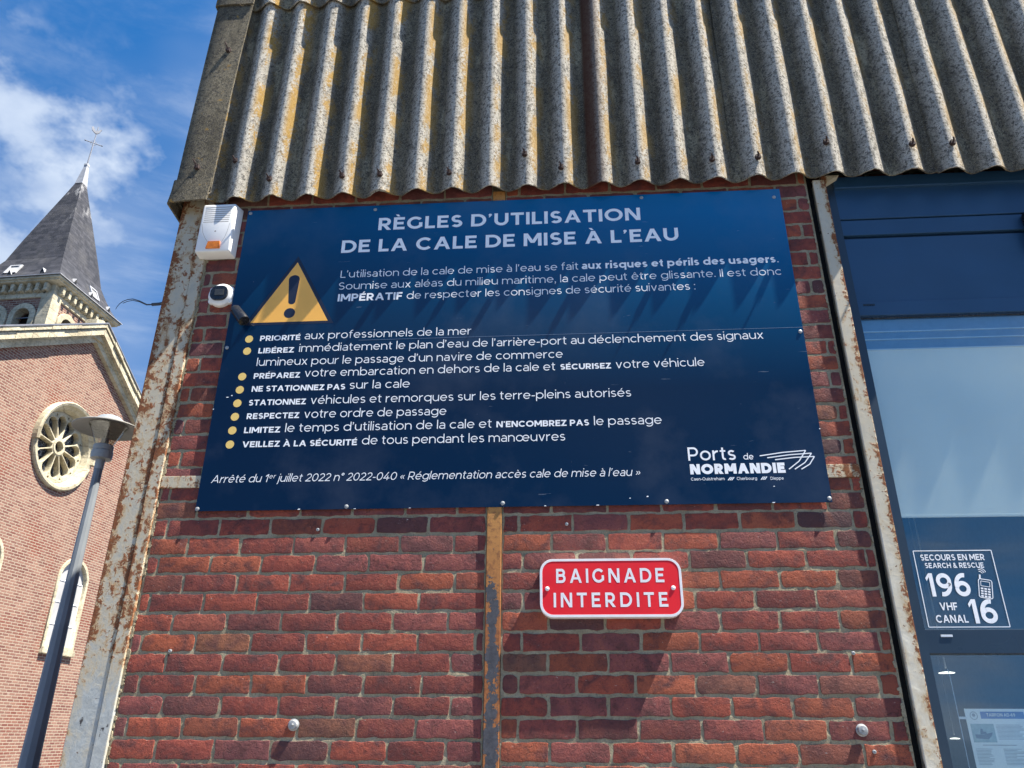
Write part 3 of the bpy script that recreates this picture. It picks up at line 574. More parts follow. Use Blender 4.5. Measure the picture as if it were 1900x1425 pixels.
# ---- body of the building behind the front
c_ = MB(); c_.box(-.335, -.10, .225, 9, 0, 6.2); c_.box(6.4, 6.62, .205, 9, 0, 6.2); c_.box(-.10, 6.4, 8.8, 9, 0, 6.2); c_.box(-.10, 6.4, .21, .40, 4.16, 6.2); c_.build('side_wall', M_SIDE, bld)
c_ = MB(); c_.prism([(-.5, 6.22), (6.8, 6.22), (6.8, 6.3), (-.5, 6.3)], -.11, 9.2); c_.build('roof', M_FLASH, bld)
c_ = MB(); c_.box(-.34, 2.70, .205, .222, 0, 4.15); c_.box(2.70, 4.6, .30, 5.2, .01, .05); c_.build('backing_and_floor', M_FLOOR, bld)  # upright backing behind the brick wall, together with the room's ground slab
c_ = MB(); c_.box(2.55, 4.75, 5.2, 5.3, .05, 4.1); c_.box(2.55, 2.70, .30, 5.2, .05, 4.1); c_.box(4.6, 4.75, .41, 5.2, .05, 4.1); c_.box(2.55, 4.75, .41, 5.3, 4.1, 4.15); c_.build('room_wall', M_IWALL, bld)
# ---- glazed opening
win = MB(); win.box(2.790, 2.8445, .035, .16, .05, 4.05); win.box(4.545, 4.60, .035, .16, .05, 4.05); win.box(2.8445, 4.545, .044, .15, 1.8830, 1.9700, .003); win.box(2.8445, 4.545, .045, .15, .05, .16)
wf = win.build('window', M_FRAME, bld)
c_ = MB(); c_.box(2.900, 2.942, .0415, .0445, 1.942, 1.950, .001); c_.build('vent_slot', M_ALU, wf)
c_ = MB(); c_.box(2.8450, 4.5445, .058, .15, 3.302, 3.7135, .003); c_.box(2.8450, 4.5445, .050, .15, 3.7275, 3.8110, .003); c_.box(2.8450, 4.5445, .046, .15, 3.8160, 4.06, .003); c_.box(2.845, 4.5445, .075, .15, 3.712, 3.818); c_.box(2.845, 4.5445, .0535, .06, 3.304, 3.372, .002)
c_.box(2.8450, 4.5445, .03, .05, 3.985, 4.05, .004)
c_.build('shutter_box', M_SHUT, wf)
c_ = MB(); c_.box(2.875, 2.925, .0520, .0545, 3.352, 3.362); c_.box(3.655, 3.74, -.0, .05, 3.62, 3.80, .01); c_.box(2.845, 4.5445, .0600, .07, 3.294, 3.3025); c_.build('bracket', M_BLK, wf)
c_ = MB(); c_.box(2.8445, 4.545, .066, .072, 1.9700, 3.2945); c_.build('pane', M_GLASS, wf)
c_ = MB(); c_.box(2.8445, 4.545, .066, .072, .16, 1.8830); c_.build('pane', M_GLASS, wf)
c_ = MB()
for za, zb, yy in ((3.236, 3.294, .079), (3.198, 3.232, .081), (3.150, 3.194, .083)): c_.box(2.847, 4.54, yy, .14, za, zb, .002)
hr = c_.build('blind_headrail', M_BOXB, wf)
c_ = MB(); [c_.box(2.847, 4.54, yy, yy + .006, za, za + .0045) for za, yy in ((3.2318, .0765), (3.1940, .078), (3.1450, .0765))]; c_.build('trim_line', M_ALU, hr)
c_ = MB(); c_.box(2.848, 4.54, .082, .085, 2.410, 3.146); c_.box(2.848, 4.54, .079, .088, 2.400, 2.412, .003); c_.build('roller_blind', M_BLIND, wf)

# ------------------------------------------------------------------ the large blue information board
sg = thing('information_board', 'large navy blue rules board with white French text and an amber warning triangle', 'sign', (0, 0, 0))
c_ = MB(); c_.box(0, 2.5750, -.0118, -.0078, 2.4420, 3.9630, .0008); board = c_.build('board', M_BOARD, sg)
c_ = MB(); c_.box(.02, 2.55, -.0078, -.0005, 3.86, 3.90); c_.box(.02, 2.55, -.0078, -.0005, 3.18, 3.22); c_.box(.02, 2.55, -.0078, -.0095 + .009, 2.50, 2.54); c_.build('mounting_rail', M_SCREW, sg)
YB = -.0121
lettering('title_line', [("RÈGLES D’UTILISATION", 'b', .663, 1.916, 3.816, .071, .03)], YB, M_WHITE, sg); lettering('title_line', [("DE LA CALE DE MISE À L’EAU", 'b', .493, 2.084, 3.693, .071, .03)], YB, M_WHITE, sg)
cp = .039
for ln in [("L’utilisation de la cale de mise à l’eau se fait", 'l', .504, 1.616, 3.554, cp), ("aux risques et périls des usagers", 'b', 1.632, 2.505, 3.555, cp), (".", 'l', 2.512, 2.518, 3.555, cp),
    ("Soumise aux aléas du milieu maritime, la cale peut être glissante. Il est donc", 'l', .502, 2.521, 3.489, cp), ("IMPÉRATIF", 'b', .503, .805, 3.426, cp), ("de respecter les consignes de sécurité suivantes :", 'l', .826, 2.136, 3.427, cp)]: lettering('paragraph_text', [ln], YB, M_WHITE, sg)
bc = .027
rules = [
 [("PRIORITÉ", 'b', .163, .350, 3.231, bc), ("aux professionnels de la mer", 'l', .370, 1.130, 3.233, cp)],
 [("LIBÉREZ", 'b', .164, .328, 3.168, bc), ("immédiatement le plan d’eau de l’arrière-port au déclenchement des signaux", 'l', .351, 2.402, 3.170, cp), ("lumineux pour le passage d’un navire de commerce", 'l', .165, 1.535, 3.105, cp)],
 [("PRÉPAREZ", 'b', .161, .371, 3.042, bc), ("votre embarcation en dehors de la cale et", 'l', .392, 1.501, 3.045, cp), ("SÉCURISEZ", 'b', 1.524, 1.742, 3.047, bc), ("votre véhicule", 'l', 1.763, 2.140, 3.047, cp)],
 [("NE STATIONNEZ PAS", 'b', .161, .581, 2.979, bc), ("sur la cale", 'l', .601, .867, 2.981, cp)],
 [("STATIONNEZ", 'b', .158, .413, 2.913, bc), ("véhicules et remorques sur les terre-pleins autorisés", 'l', .434, 1.820, 2.913, cp)],
 [("RESPECTEZ", 'b', .158, .391, 2.849, bc), ("votre ordre de passage", 'l', .413, 1.033, 2.848, cp)],
 [("LIMITEZ", 'b', .156, .315, 2.784, bc), ("le temps d’utilisation de la cale et", 'l', .337, 1.228, 2.785, cp), ("N’ENCOMBREZ PAS", 'b', 1.249, 1.638, 2.786, bc), ("le passage", 'l', 1.659, 1.939, 2.786, cp)],
 [("VEILLEZ À LA SÉCURITÉ", 'b', .158, .657, 2.719, bc), ("de tous pendant les manœuvres", 'l', .678, 1.537, 2.721, cp)]]
for ln in rules:
    for run in ln: lettering('rule_text', [run], YB, M_WHITE, sg)
lettering('decree_line', [("Arrêté du 1^er^ juillet 2022 n° 2022-040 « Réglementation accès cale de mise à l’eau »", 'i', .048, 1.835, 2.563, .034)], YB, M_WHITE, sg)
for (x, z) in [(.1114, 3.2408), (.1112, 3.1793), (.1079, 3.0524), (.1067, 2.988), (.1057, 2.9232), (.1047, 2.8593), (.1032, 2.7958), (.1027, 2.7313)]:
    c_ = MB(); c_.poly([(p[0], YB, p[1]) for p in circ(x, z + .002, .0185, 24)]); c_.build('bullet_dot', M_YEL, sg)
tri = MB(); tri.poly([(.288, YB, 3.683), (.0785, YB, 3.313), (.4955, YB, 3.313)]); tr_o = tri.build('warning_triangle', M_NAVY, sg)
tri = MB(); tri.poly([(.2885, YB - .0002, 3.6485), (.1035, YB - .0002, 3.3265), (.4675, YB - .0002, 3.3265)]); tri.build('amber_face', M_ORA, tr_o)
tri = MB(); top = circ(.2835, 3.5535, .0262, 14, 0, 180, .024); bot = circ(.2865, 3.434, .0165, 10, 180, 360, .015)
tri.poly([(p[0], YB - .0004, p[1]) for p in top + bot]); tri.poly([(p[0], YB - .0004, p[1]) for p in circ(.2830, 3.3725, .0262, 24)]); tri.build('exclamation_mark', M_NAVY, tr_o)
lg = lettering('port_logo', [("Ports", 'm', 2.034, 2.224, 2.623, .057), ("de", 'm', 2.254, 2.294, 2.6235, .026), ("NORMANDIE", 'h', 2.037, 2.413, 2.565, .043), ("Caen-Ouistreham", 'm', 2.037, 2.170, 2.539, .0125), ("Cherbourg", 'm', 2.218, 2.297, 2.538, .0125), ("Dieppe", 'm', 2.350, 2.401, 2.537, .0125)], YB, M_WHITE, sg)
sw = MB(); kk = 0
def stroke(mb, pts, w, y):
    for a, b in zip(pts, pts[1:]):
        d = Vector((b[0] - a[0], b[1] - a[1])); n = Vector((-d.y, d.x)).normalized() * w / 2; mb.poly([(a[0] - n.x, y, a[1] - n.y), (b[0] - n.x, y, b[1] - n.y), (b[0] + n.x, y, b[1] + n.y), (a[0] + n.x, y, a[1] + n.y)]); y -= 2e-5
for a, b, c in (((2.3191, 2.6381), (2.5037, 2.6578), (2.4272, 2.5798)), ((2.3482, 2.6292), (2.5251, 2.6457), (2.4501, 2.5794)), ((2.378, 2.6203), (2.5344, 2.6314), (2.476, 2.5789))):
    mid = ((b[0] + c[0]) / 2 + .006, (b[1] + c[1]) / 2 - .006); stroke(sw, [a, ((a[0] + b[0]) / 2, (a[1] + b[1]) / 2 + .003), b, mid, c], .0042, YB - .0001 - kk * 8e-5); kk += 1
for x in (2.183, 2.190, 2.197, 2.312, 2.319, 2.326): stroke(sw, [(x, 2.538), (x + .011, 2.5505)], .0035, YB - .00012)
sw.build('sail_lines', M_WHITE, lg)
c_ = MB(); c_.box(.62, 2.573, YB - .00008, YB + .0002, 3.2200, 3.2212); c_.build('panel_seam', M_BOXB, sg)
for x, z in [(.014, 3.946), (.640, 3.938), (1.928, 3.945), (2.544, 3.916), (2.561, 3.199), (2.5654, 2.457), (1.9335, 2.4545), (1.279, 2.457), (.6375, 2.4527), (.0085, 2.4517), (.0146, 3.2014)]:
    c_ = MB(); c_.lathe([(.0088, -.0118), (.0084, -.0140), (.005, -.0156), (.0012, -.016)], (x, 0, z), 14, 'y'); c_.build('screw', M_SCREW, sg, True)
chips = MB()
for x, z, s_ in [(.672, 2.4425, .006), (.44, 2.4432, .007), (.9, 2.4425, .005), (1.66, 2.4428, .008), (1.45, 2.443, .006), (2.35, 2.4428, .007), (2.5735, 2.75, .004), (.0015, 2.9, .004), (2.36, 2.51, .004), (1.86, 2.476, .005), (1.79, 2.47, .004), (.056, 2.955, .006), (.075, 2.963, .005)]:
    chips.poly([(x + s_ * random.uniform(.5, 1.1) * math.cos(k), YB - .00005, max(2.4423, z + .7 * s_ * random.uniform(.4, 1) * math.sin(k))) for k in [j * 6.283 / 8 for j in range(8)]])
chips.build('chipped_spot', M_WHITE, sg)

# ------------------------------------------------------------------ the red bathing sign
bs = thing('bathing_sign', 'red rounded sign with white rim reading BAIGNADE INTERDITE on the brick wall', 'sign')
d = -.042
o_ = rrect(1.4266, 1.9636, 2.0065, 2.2250, .050, 7); i_ = rrect(1.4366, 1.9540, 2.0165, 2.2155, .041, 7)
rim = MB(); n = len(o_)
rim.add([(x, -.0008, z) for x, z in o_] + [(x, d + .004, z) for x, z in o_] + [(x * .997 + 1.695 * .003, d, z * .99 + 2.1157 * .01) for x, z in o_] + [(x, d, z) for x, z in i_] + [(x, d + .004, z) for x, z in i_],
        [[k * n + i, k * n + (i + 1) % n, (k + 1) * n + (i + 1) % n, (k + 1) * n + i][::1] for k in range(4) for i in range(n)])
rim.build('rim', M_RIM, bs, fix=True)
c_ = MB(); c_.poly([(x, d + .0008, z) for x, z in i_]); c_.poly([(x, -.0008, z) for x, z in o_][::-1]); c_.build('face_plate', M_RED, bs)
lettering('lettering', [("BAIGNADE", 'd', 1.4895, 1.8980, 2.1335, .0535, .20), ("INTERDITE", 'd', 1.4787, 1.9058, 2.0435, .0535, .24)], d + .0005, M_RIM, bs)
for x in (1.4550, 1.9290):
    c_ = MB(); c_.lathe([(.0085, d + .0008), (.008, d - .001), (.005, d - .0024), (.001, d - .003)], (x, 0, 2.1125), 14, 'y'); c_.build('screw', M_RIM, bs, True)

# ------------------------------------------------------------------ alarm siren, detector, spotlight
al = thing('alarm_siren', 'white plastic alarm siren box with orange flasher above the blue board corner', 'alarm')
b = MB(); F = [(-.2045, 3.967), (-.0470, 3.969), (-.0205, 3.688), (-.1865, 3.692)]
F = [(-.203, 3.968), (-.044, 3.968), (-.030, 3.690), (-.203, 3.690)]
fr_ = [(-.2010, -.070, 3.690), (-.0300, -.070, 3.690), (-.0400, -.070, 3.965), (-.2010, -.070, 3.965)]
bk_ = [(-.2040, -.001, 3.6850), (-.0250, -.001, 3.6850), (-.0250, -.001, 3.9720), (-.2040, -.001, 3.9720)]
bm = bmesh.new(); vs = [bm.verts.new(p) for p in fr_ + bk_]
for q in ((0, 1, 2, 3), (7, 6, 5, 4), (0, 4, 5, 1), (1, 5, 6, 2), (2, 6, 7, 3), (3, 7, 4, 0)): bm.faces.new([vs[i] for i in q])
bmesh.ops.recalc_face_normals(bm, faces=bm.faces); bmesh.ops.bevel(bm, geom=list(bm.edges), offset=.008, segments=3, affect='EDGES', profile=.5)
me = bpy.data.meshes.new('body'); bm.to_mesh(me); bm.free(); sb = obj('body', me, M_PLAS, al); auto_smooth(me, 40)
c_ = MB()
for k in range(8): z = 3.858 + k * .0122; c_.box(-.186, -.060 + k * .0008, -.0706, -.0690, z, z + .0040)
stroke(c_, [(-.190, 3.850), (-.178, 3.80), (-.160, 3.765), (-.142, 3.742)], .0018, -.0704); stroke(c_, [(-.052, 3.850), (-.058, 3.80), (-.066, 3.765), (-.076, 3.742)], .0018, -.0704)
c_.poly([(p[0], -.0705, p[1]) for p in circ(-.117, 3.805, .0045, 12)]); c_.build('grille', M_GROOVE, al)
c_ = MB(); c_.prism([(-.147, 3.705), (-.078, 3.705), (-.083, 3.744), (-.140, 3.744)], -.0765, -.0680); c_.build('flasher', M_AMB, al)
ds = thing('presence_detector', 'small round white detector with black oval lens beside the blue board', 'detector')
c_ = MB(); c_.lathe([(.060, -.001), (.059, -.018), (.052, -.026), (.044, -.029), (.0005, -.030)], (-.0590, 0, 3.480), 32, 'y')
for a in (35, 145, 215, 325): c_.lathe([(.016, -.001), (.015, -.014), (.008, -.017)], (-.059 + .052 * math.cos(R(a)), 0, 3.480 + .052 * math.sin(R(a))), 12, 'y')
c_.build('housing', M_PLAS, ds, True)
c_ = MB(); c_.prism(rrect(-.1000, -.0180, 3.4425, 3.5165, .030, 6), -.040, -.028); c_.build('dark_cover', M_BLK, ds, True)
c_ = MB(); c_.box(-.078, -.034, -.0430, -.0395, 3.464, 3.496, .0015); c_.build('sensor_lens', M_LENS, ds)
sp_ = thing('fixture', 'short black tube spotlight at the left edge of the board below the detector', 'fixture')  # plain black tube on the board's left edge, use unknown
c_ = MB(); c_.tube([(.030, -.034, 3.395), (.034, -.036, 3.388), (.085, -.050, 3.325), (.092, -.052, 3.316)], [.018, .023, .026, .0255], 18); c_.build('tube', M_BLK, sp_, True)
c_ = MB(); c_.box(.026, .05, -.034, -.0122, 3.366, 3.392, .002); c_.build('bracket', M_BLK, sp_)

# ------------------------------------------------------------------ small fixings on the brick wall
def anchor(x, z, label):
    t = thing('wall_anchor', label, 'anchor', (x, 0, z), group='round anchor caps on the brick wall')
    c_ = MB(); c_.lathe([(.021, -.0005), (.021, -.003), (.0175, -.0045), (.0165, -.011), (.0145, -.0145), (.006, -.0155), (.001, -.0156)], (0, 0, 0), 18, 'y'); c_.build('cap', M_SCREW, t, True)
    c_ = MB(); c_.lathe([(.0045, -.0155), (.004, -.022), (.001, -.0225)], (0, 0, 0), 8, 'y'); c_.build('stud', M_SCREW, t)
anchor(.5149, 1.6348, 'round galvanised anchor cap on the bricks left of the vertical strip'); anchor(2.5465, 1.6264, 'round galvanised anchor cap on the bricks close to the rusty white door post')
def plug(x, z, label, r=.007):
    c_ = MB(); c_.lathe([(r, -.0002), (r * .95, -.004), (r * .5, -.0052), (r * .4, -.003)], (0, 0, 0), 12, 'y'); o = c_.build('wall_plug', M_SCREW, None, True); o.location = (x, 0, z); tag(o, label, 'wall plug', 'small plugs in the brickwork')
plug(1.5346, 2.3713, 'small pale plug in the bricks between the blue board and the red sign'); plug(.5254, 2.3611, 'small pale plug just under the lower left part of the blue board')
plug(-.0046, 1.8937, 'small pale plug on the dark purple brick near the corner post'); plug(2.561, 1.8821, 'small pale plug in the joint close to the door post'); plug(2.5762, 1.5584, 'small pale plug in the brick below the right anchor cap')

# ------------------------------------------------------------------ loose cable at the corner
c_ = MB(); P0 = [(-.20, .22, 3.50), (-.345, .085, 3.4905), (-.3594, .05, 3.4898), (-.39, .05, 3.482), (-.4271, .05, 3.4803)]; c_.tube(P0, .0075, 10)
ca = c_.build('loose_cable', M_CABLE, None, True); tag(ca, 'loose dark cable end curling out beyond the rusty corner post', 'cable')
c_ = MB(); c_.tube([(-.42, .05, 3.4805), (-.4535, .05, 3.4815), (-.495, .05, 3.503), (-.530, .05, 3.5150), (-.556, .05, 3.5128), (-.578, .05, 3.503), (-.5911, .05, 3.490), (-.600, .05, 3.475), (-.604, .05, 3.460)], [.0028, .0028, .0026, .0024, .0022, .002, .0018, .0016, .0012], 6)
c_.tube([(-.42, .052, 3.4795), (-.455, .052, 3.4795), (-.497, .054, 3.5005), (-.532, .054, 3.5095), (-.56, .056, 3.5055), (-.58, .057, 3.497)], .0018, 6); c_.build('bare_wire', M_CABLE, ca, True)

# ------------------------------------------------------------------ on and behind the glass
st = thing('rescue_sticker', 'white line sticker with rescue phone numbers on the upper window pane', 'sticker'); YG = .0656
c_ = MB(); w_ = .0032
for a, b_ in (((2.874, 2.2645), (3.1655, 2.2645)), ((3.1655, 2.2645), (3.1655, 1.980)), ((3.1655, 1.980), (2.874, 1.980)), ((2.874, 1.980), (2.874, 2.2645))): stroke(c_, [a, b_], w_, YG); YG -= 3e-5
c_.build('border', M_WHITE, st, fix=False); YG = .0656
lettering('lettering', [("SECOURS EN MER", 'd', 2.897, 3.1345, 2.2270, .0235), ("SEARCH & RESCUE", 'd', 2.9075, 3.1250, 2.1980, .0200), ("196", 'd', 2.8985, 3.0560, 2.0915, .0870), ("VHF", 'd', 2.9300, 2.9930, 2.0410, .0280), ("CANAL", 'd', 2.9060, 3.0220, 1.9957, .0280), ("16", 'd', 3.0330, 3.1310, 1.9925, .0880)], YG, M_WHITE, st)
c_ = MB(); cx, cz = 3.111, 2.120
def rp(x, z, a=-.17): return (cx + x * math.cos(a) - z * math.sin(a), cz + x * math.sin(a) + z * math.cos(a))
bd = [rp(*p) for p in rrect(-.024, .024, -.036, .034, .007, 4)]; stroke(c_, bd + bd[:1], .003, YG)
scn = [rp(*p) for p in ((-.016, .008), (.016, .008), (.016, .026), (-.016, .026))]; stroke(c_, scn + scn[:1], .002, YG)
for i in range(3):
    for j in range(4): c_.poly([(q[0], YG, q[1]) for q in [rp(x + (i - 1) * .0125, z - .030 + j * .0095) for x, z in ((-.0045, -.003), (.0045, -.003), (.0045, .003), (-.0045, .003))]])
stroke(c_, [rp(-.018, .034), rp(-.018, .050)], .006, YG)
for r in (.012, .019, .026): stroke(c_, [(rp(-.018, .050)[0] + r * math.cos(R(a)), rp(-.018, .050)[1] + r * math.sin(R(a))) for a in range(20, 110, 15)], .0026, YG)
c_.build('phone_symbol', M_WHITE, st)
for t_ in st.children:
    bm = bmesh.new(); bm.from_mesh(t_.data)
    for f in bm.faces:
        f.normal_update()
        if f.normal.y > 0: f.normal_flip()
    bm.to_mesh(t_.data); bm.free()
po = thing('boat_notice', 'white paper notice with blue heading and a boat picture behind the lower pane', 'notice'); yp = .090
c_ = MB(); c_.box(2.947, 3.157, yp, yp + .0004, 1.4010, 1.7000); c_.build('paper', M_PAPER, po)
c_ = MB(); c_.poly([(2.9995, yp - .0004, 1.667), (3.150, yp - .0004, 1.667), (3.150, yp - .0004, 1.6905), (2.9995, yp - .0004, 1.6905)]); hb = c_.build('heading_band', M_PBLUE, po)
lettering('heading', [("TARPON AD-69", 'd', 3.020, 3.1190, 1.6745, .0105)], yp - .0007, M_PAPER, hb)
c_ = MB(); n_ = circ(2.9757, 1.6770, .0125, 20); stroke(c_, n_ + n_[:1], .0025, yp - .0004); c_.poly([(p[0], yp - .0005, p[1]) for p in circ(2.9757, 1.679, .006, 12)])
rr = random.Random(3)
for k in range(12): c_.box(3.044, 3.10 + rr.uniform(.02, .048), yp - .0005, yp - .0002, 1.646 - k * .0042, 1.6476 - k * .0042)
c_.box(2.985, 3.10, yp - .0005, yp - .0002, 1.580, 1.5825)
for k in range(12): c_.box(2.958, 2.99 + rr.uniform(0, .03), yp - .0005, yp - .0002, 1.568 - k * .0045, 1.5696 - k * .0045); c_.box(3.052, 3.09 + rr.uniform(0, .05), yp - .0005, yp - .0002, 1.568 - k * .0045, 1.5696 - k * .0045)
c_.build('printed_text', M_PGREY, po)
c_ = MB(); c_.poly([(2.957, yp - .0004, 1.590), (3.037, yp - .0004, 1.590), (3.037, yp - .0004, 1.650), (2.957, yp - .0004, 1.650)]); pi_ = c_.build('picture', M_PSEA, po)
c_ = MB(); c_.poly([(p[0], yp - .0007, p[1]) for p in ((2.968, 1.603), (3.010, 1.600), (3.024, 1.613), (3.028, 1.623), (2.995, 1.615), (2.966, 1.616))]); c_.poly([(p[0], yp - .0008, p[1]) for p in ((2.985, 1.6155), (3.008, 1.6175), (3.005, 1.624), (2.997, 1.625), (2.995, 1.634), (2.989, 1.634), (2.986, 1.624))]); c_.build('printed_boat', M_PBOAT, pi_)
hw = thing('display_wire', 'thin white vertical display wire hanging behind the lower pane', 'wire'); c_ = MB(); c_.tube([(2.9245, .094, .3), (2.9245, .094, 1.81), (2.921, .094, 1.835)], .0014, 6); c_.build('wire', M_ALU, hw)
c_ = MB(); c_.box(2.921, 2.949, .086, .089, 1.6655, 1.6735); c_.build('clip', M_PLAS, hw)
m = MT('lamp_disc'); m.P(color=(.9, .9, .8)); m.p.inputs['Emission Color'].default_value = (1, .96, .84, 1); m.p.inputs['Emission Strength'].default_value = .9
def pend(x, y, z, r, label):
    t = thing('pendant_lamp', label, 'ceiling lamp', (x, y, z), group='disc lamps inside the room'); c_ = MB(); c_.lathe([(.01, -.003), (r * .93, -.0025), (r, 0), (r * .6, .0035), (.008, .005)], (0, 0, 0), 28); c_.build('shade', m.m, t, True); c_ = MB(); c_.tube([(0, 0, .02), (0, 0, 4.1 - z)], .004, 6); c_.build('cord', M_GROOVE, t)
pend(3.3115, 1.0, 1.886, .036, 'nearer and larger white disc lamp seen through the lower pane'); pend(3.9746, 2.6, 1.603, .030, 'smaller white disc lamp seen low through the lower pane')

# ------------------------------------------------------------------ street lamp
sl = thing('street_lamp', 'tall street lamp with a wide flat grey shade on a blue grey pole', 'street lamp', (-2.305, 2.79, 0))
c_ = MB(); c_.lathe([(.098, 0), (.09, .5), (.066, 1.4), (.045, 2.6), (.0325, 3.60)], (0, 0, 0), 10); c_.build('pole', M_POLE, sl)
c_ = MB(); c_.lathe([(.036, 3.585), (.036, 3.665), (.080, 3.672), (.084, 3.70), (.084, 3.735), (.073, 3.742), (.078, 3.752), (.078, 3.785), (.07, 3.792)], (0, 0, 0), 28); c_.build('collar', M_LAMPW, sl, True)
c_ = MB(); c_.lathe([(.070, 3.790), (.082, 3.82), (.135, 3.945), (.150, 3.962), (.146, 3.966), (.08, 3.83), (.065, 3.795)], (0, 0, 0), 32); c_.build('glass_bowl', M_BOWL, sl, True)
c_ = MB(); c_.lathe([(.030, 3.795), (.030, 3.85), (.018, 3.86), (.018, 3.93), (.005, 3.94)], (0, 0, 0), 16); c_.build('bulb_holder', M_LAMPW, sl, True)
c_ = MB(); c_.lathe([(.158, 3.968), (.20, 3.958), (.268, 3.930), (.273, 3.934), (.273, 3.939), (.25, 3.952), (.15, 3.992), (.13, 3.998)], (0, 0, 0), 44); c_.lathe([(.01, 3.972), (.152, 3.966), (.152, 3.962), (.01, 3.966)], (0, 0, 0), 32); c_.build('shade', M_LAMPG, sl, True)
c_ = MB(); c_.lathe([(.132, 3.992), (.118, 4.012), (.085, 4.040), (.04, 4.058), (.004, 4.063)], (0, 0, 0), 32); c_.build('cap', M_POLE, sl, True)

# ------------------------------------------------------------------ the church
ch = thing('brick_church', 'pink brick church with rose window, stone gable and slate spire', 'church', (-13.04623, 17.25026, 0), R(87))
T = Matrix.Translation
def arch(cx, zs, r, zb, n=20): return [(cx + r * math.cos(R(a)), zs + r * math.sin(R(a))) for a in [180 * i / n for i in range(n + 1)]] + [(cx - r, zb), (cx + r, zb)]
ax = .10; wins = [1.745, -1.82]
gab = [(-4.6, 0), (4.8, 0), (4.8, 10.05), (ax, 12.86), (-4.6, 10.17)]
gw = plate('gable_wall', [gab, circ(0, 9.2, 1.10, 48)[::-1]] + [arch(w, 5.63, .60, 3.80)[::-1] for w in wins], .5, M_CBRICK, ch, 0, T((0, .25, 0)))
def ring(name, prof, mat, parent, n=56, a0=0, a1=360):
    mb = MB(); full = a1 - a0 >= 360; k = n if full else n + 1; vs = []; q = len(prof)
    for i in range(k):
        a = R(a0 + (a1 - a0) * i / n); vs += [(r * math.cos(a), y, 9.2 + r * math.sin(a)) for r, y in prof]
    fs = [[i * q + j, i * q + (j + 1) % q, ((i + 1) % k) * q + (j + 1) % q, ((i + 1) % k) * q + j] for i in range(n) for j in range(q)]
    if not full: fs += [list(range(q)), [n * q + j for j in range(q)][::-1]]
    mb.add(vs, fs); return mb.build(name, mat, parent, fix=True)
rw = ring('rose_window', [(1.285, .10), (1.285, -.06), (1.25, -.10), (1.17, -.10), (1.13, -.05), (1.10, -.02), (1.02, .20), (1.02, .34), (1.10, .34)], M_STONE, ch)
ring('hood_mould', [(1.31, .02), (1.31, -.16), (1.27, -.20), (1.20, -.17), (1.16, -.09), (1.16, .02)], M_STONE, rw, 40, -8, 172 + 16)
pet = []
for k in range(12):
    a = R(30 * k + 8); c0, s0 = math.cos(a), math.sin(a)
    loc = [(.27, -.047)] + [(.740 + .177 * math.cos(R(t)), .177 * math.sin(R(t))) for t in range(-100, 101, 20)] + [(.27, .047)]
    pet.append([(x * c0 - y * s0, 9.2 + x * s0 + y * c0) for x, y in loc][::-1])
spd = []
for k in range(12):
    a = R(30 * k + 23); spd.append(circ(.945 * math.cos(a), 9.2 + .945 * math.sin(a), .036, 10)[::-1])
plate('tracery', [circ(0, 9.2, 1.03, 56), circ(0, 9.2, .18, 24)[::-1]] + pet + spd, .16, M_STONE, rw, .010, T((0, .24, 0)))
ring('hub_ring', [(.235, .17), (.235, .13), (.17, .13), (.17, .17)], M_STONE, rw, 28)
c_ = MB(); c_.prism(circ(0, 9.2, 1.05, 40), .345, .36); c_.build('leaded_glass', M_LATT, rw)
for wx in wins:
    sr = plate('arched_window', [arch(wx, 5.63, .69, 3.74), arch(wx, 5.63, .588, 3.86)[::-1]], .12, M_STONE, ch, .012, T((0, .03, 0)))
    c_ = MB(); c_.prism([(wx - .70, 3.62), (wx + .70, 3.62), (wx + .68, 3.78), (wx - .68, 3.78)], -.10, .2); c_.build('sill', M_STONE, sr)
    c_ = MB(); c_.prism(arch(wx, 5.63, .597, 3.80), .075, .09); c_.build('pane', M_CGLASS, sr)
    c_ = MB(); [c_.box(wx - .585, wx + .585, .06, .074, z, z + .025) for z in (4.42, 5.03, 5.62)]; c_.box(wx - .588, wx - .56, .062, .073, 3.86, 5.63); c_.box(wx + .56, wx + .588, .062, .073, 3.86, 5.63); c_.build('glazing_bar', M_WHITE, sr)
# coping along the two rakes
def rake(s0, z0, s1, z1, nm):
    out = None
    for k, (d0, d1, y0, mt) in enumerate(((-.14, .06, -.13, M_STONE), (.06, .12, -.18, M_STONE), (.12, .32, -.31, M_STONE), (.32, .37, -.26, M_STONE), (.37, .50, -.36, M_STONE), (.50, .545, -.385, M_ZINC))):
        c_ = MB(); n = 9
        for i in range(n):
            a, b_ = i / n, (i + 1) / n; e = .004 if (k == 2 or k == 4) else 0; sa, sb_ = s0 + (s1 - s0) * a, s0 + (s1 - s0) * b_; za, zb = z0 + (z1 - z0) * a, z0 + (z1 - z0) * b_; jy = random.uniform(-.012, .012) if e else 0
            c_.prism([(sa + e, za + d0), (sb_ - e, zb + d0), (sb_ - e, zb + d1 - random.uniform(0, .02) * (k == 4)), (sa + e, za + d1)], y0 + jy, .5)
        o = c_.build(nm if out is None else ('coping_lead' if mt is M_ZINC else 'coping_course'), mt, ch if out is None else out)
        out = out or o
rake(-4.75, 10.06, ax, 12.80, 'gable_coping'); rake(ax, 12.80, 4.95, 9.93, 'gable_coping')
c_ = MB(); c_.prism([(ax - .30, 12.72), (ax + .30, 12.72), (ax + .34, 13.02), (ax + .30, 13.33), (ax, 13.42), (ax - .30, 13.33), (ax - .34, 13.02)], -.20, -.112 + .3); c_.build('apex_stone', M_STONE, ch)
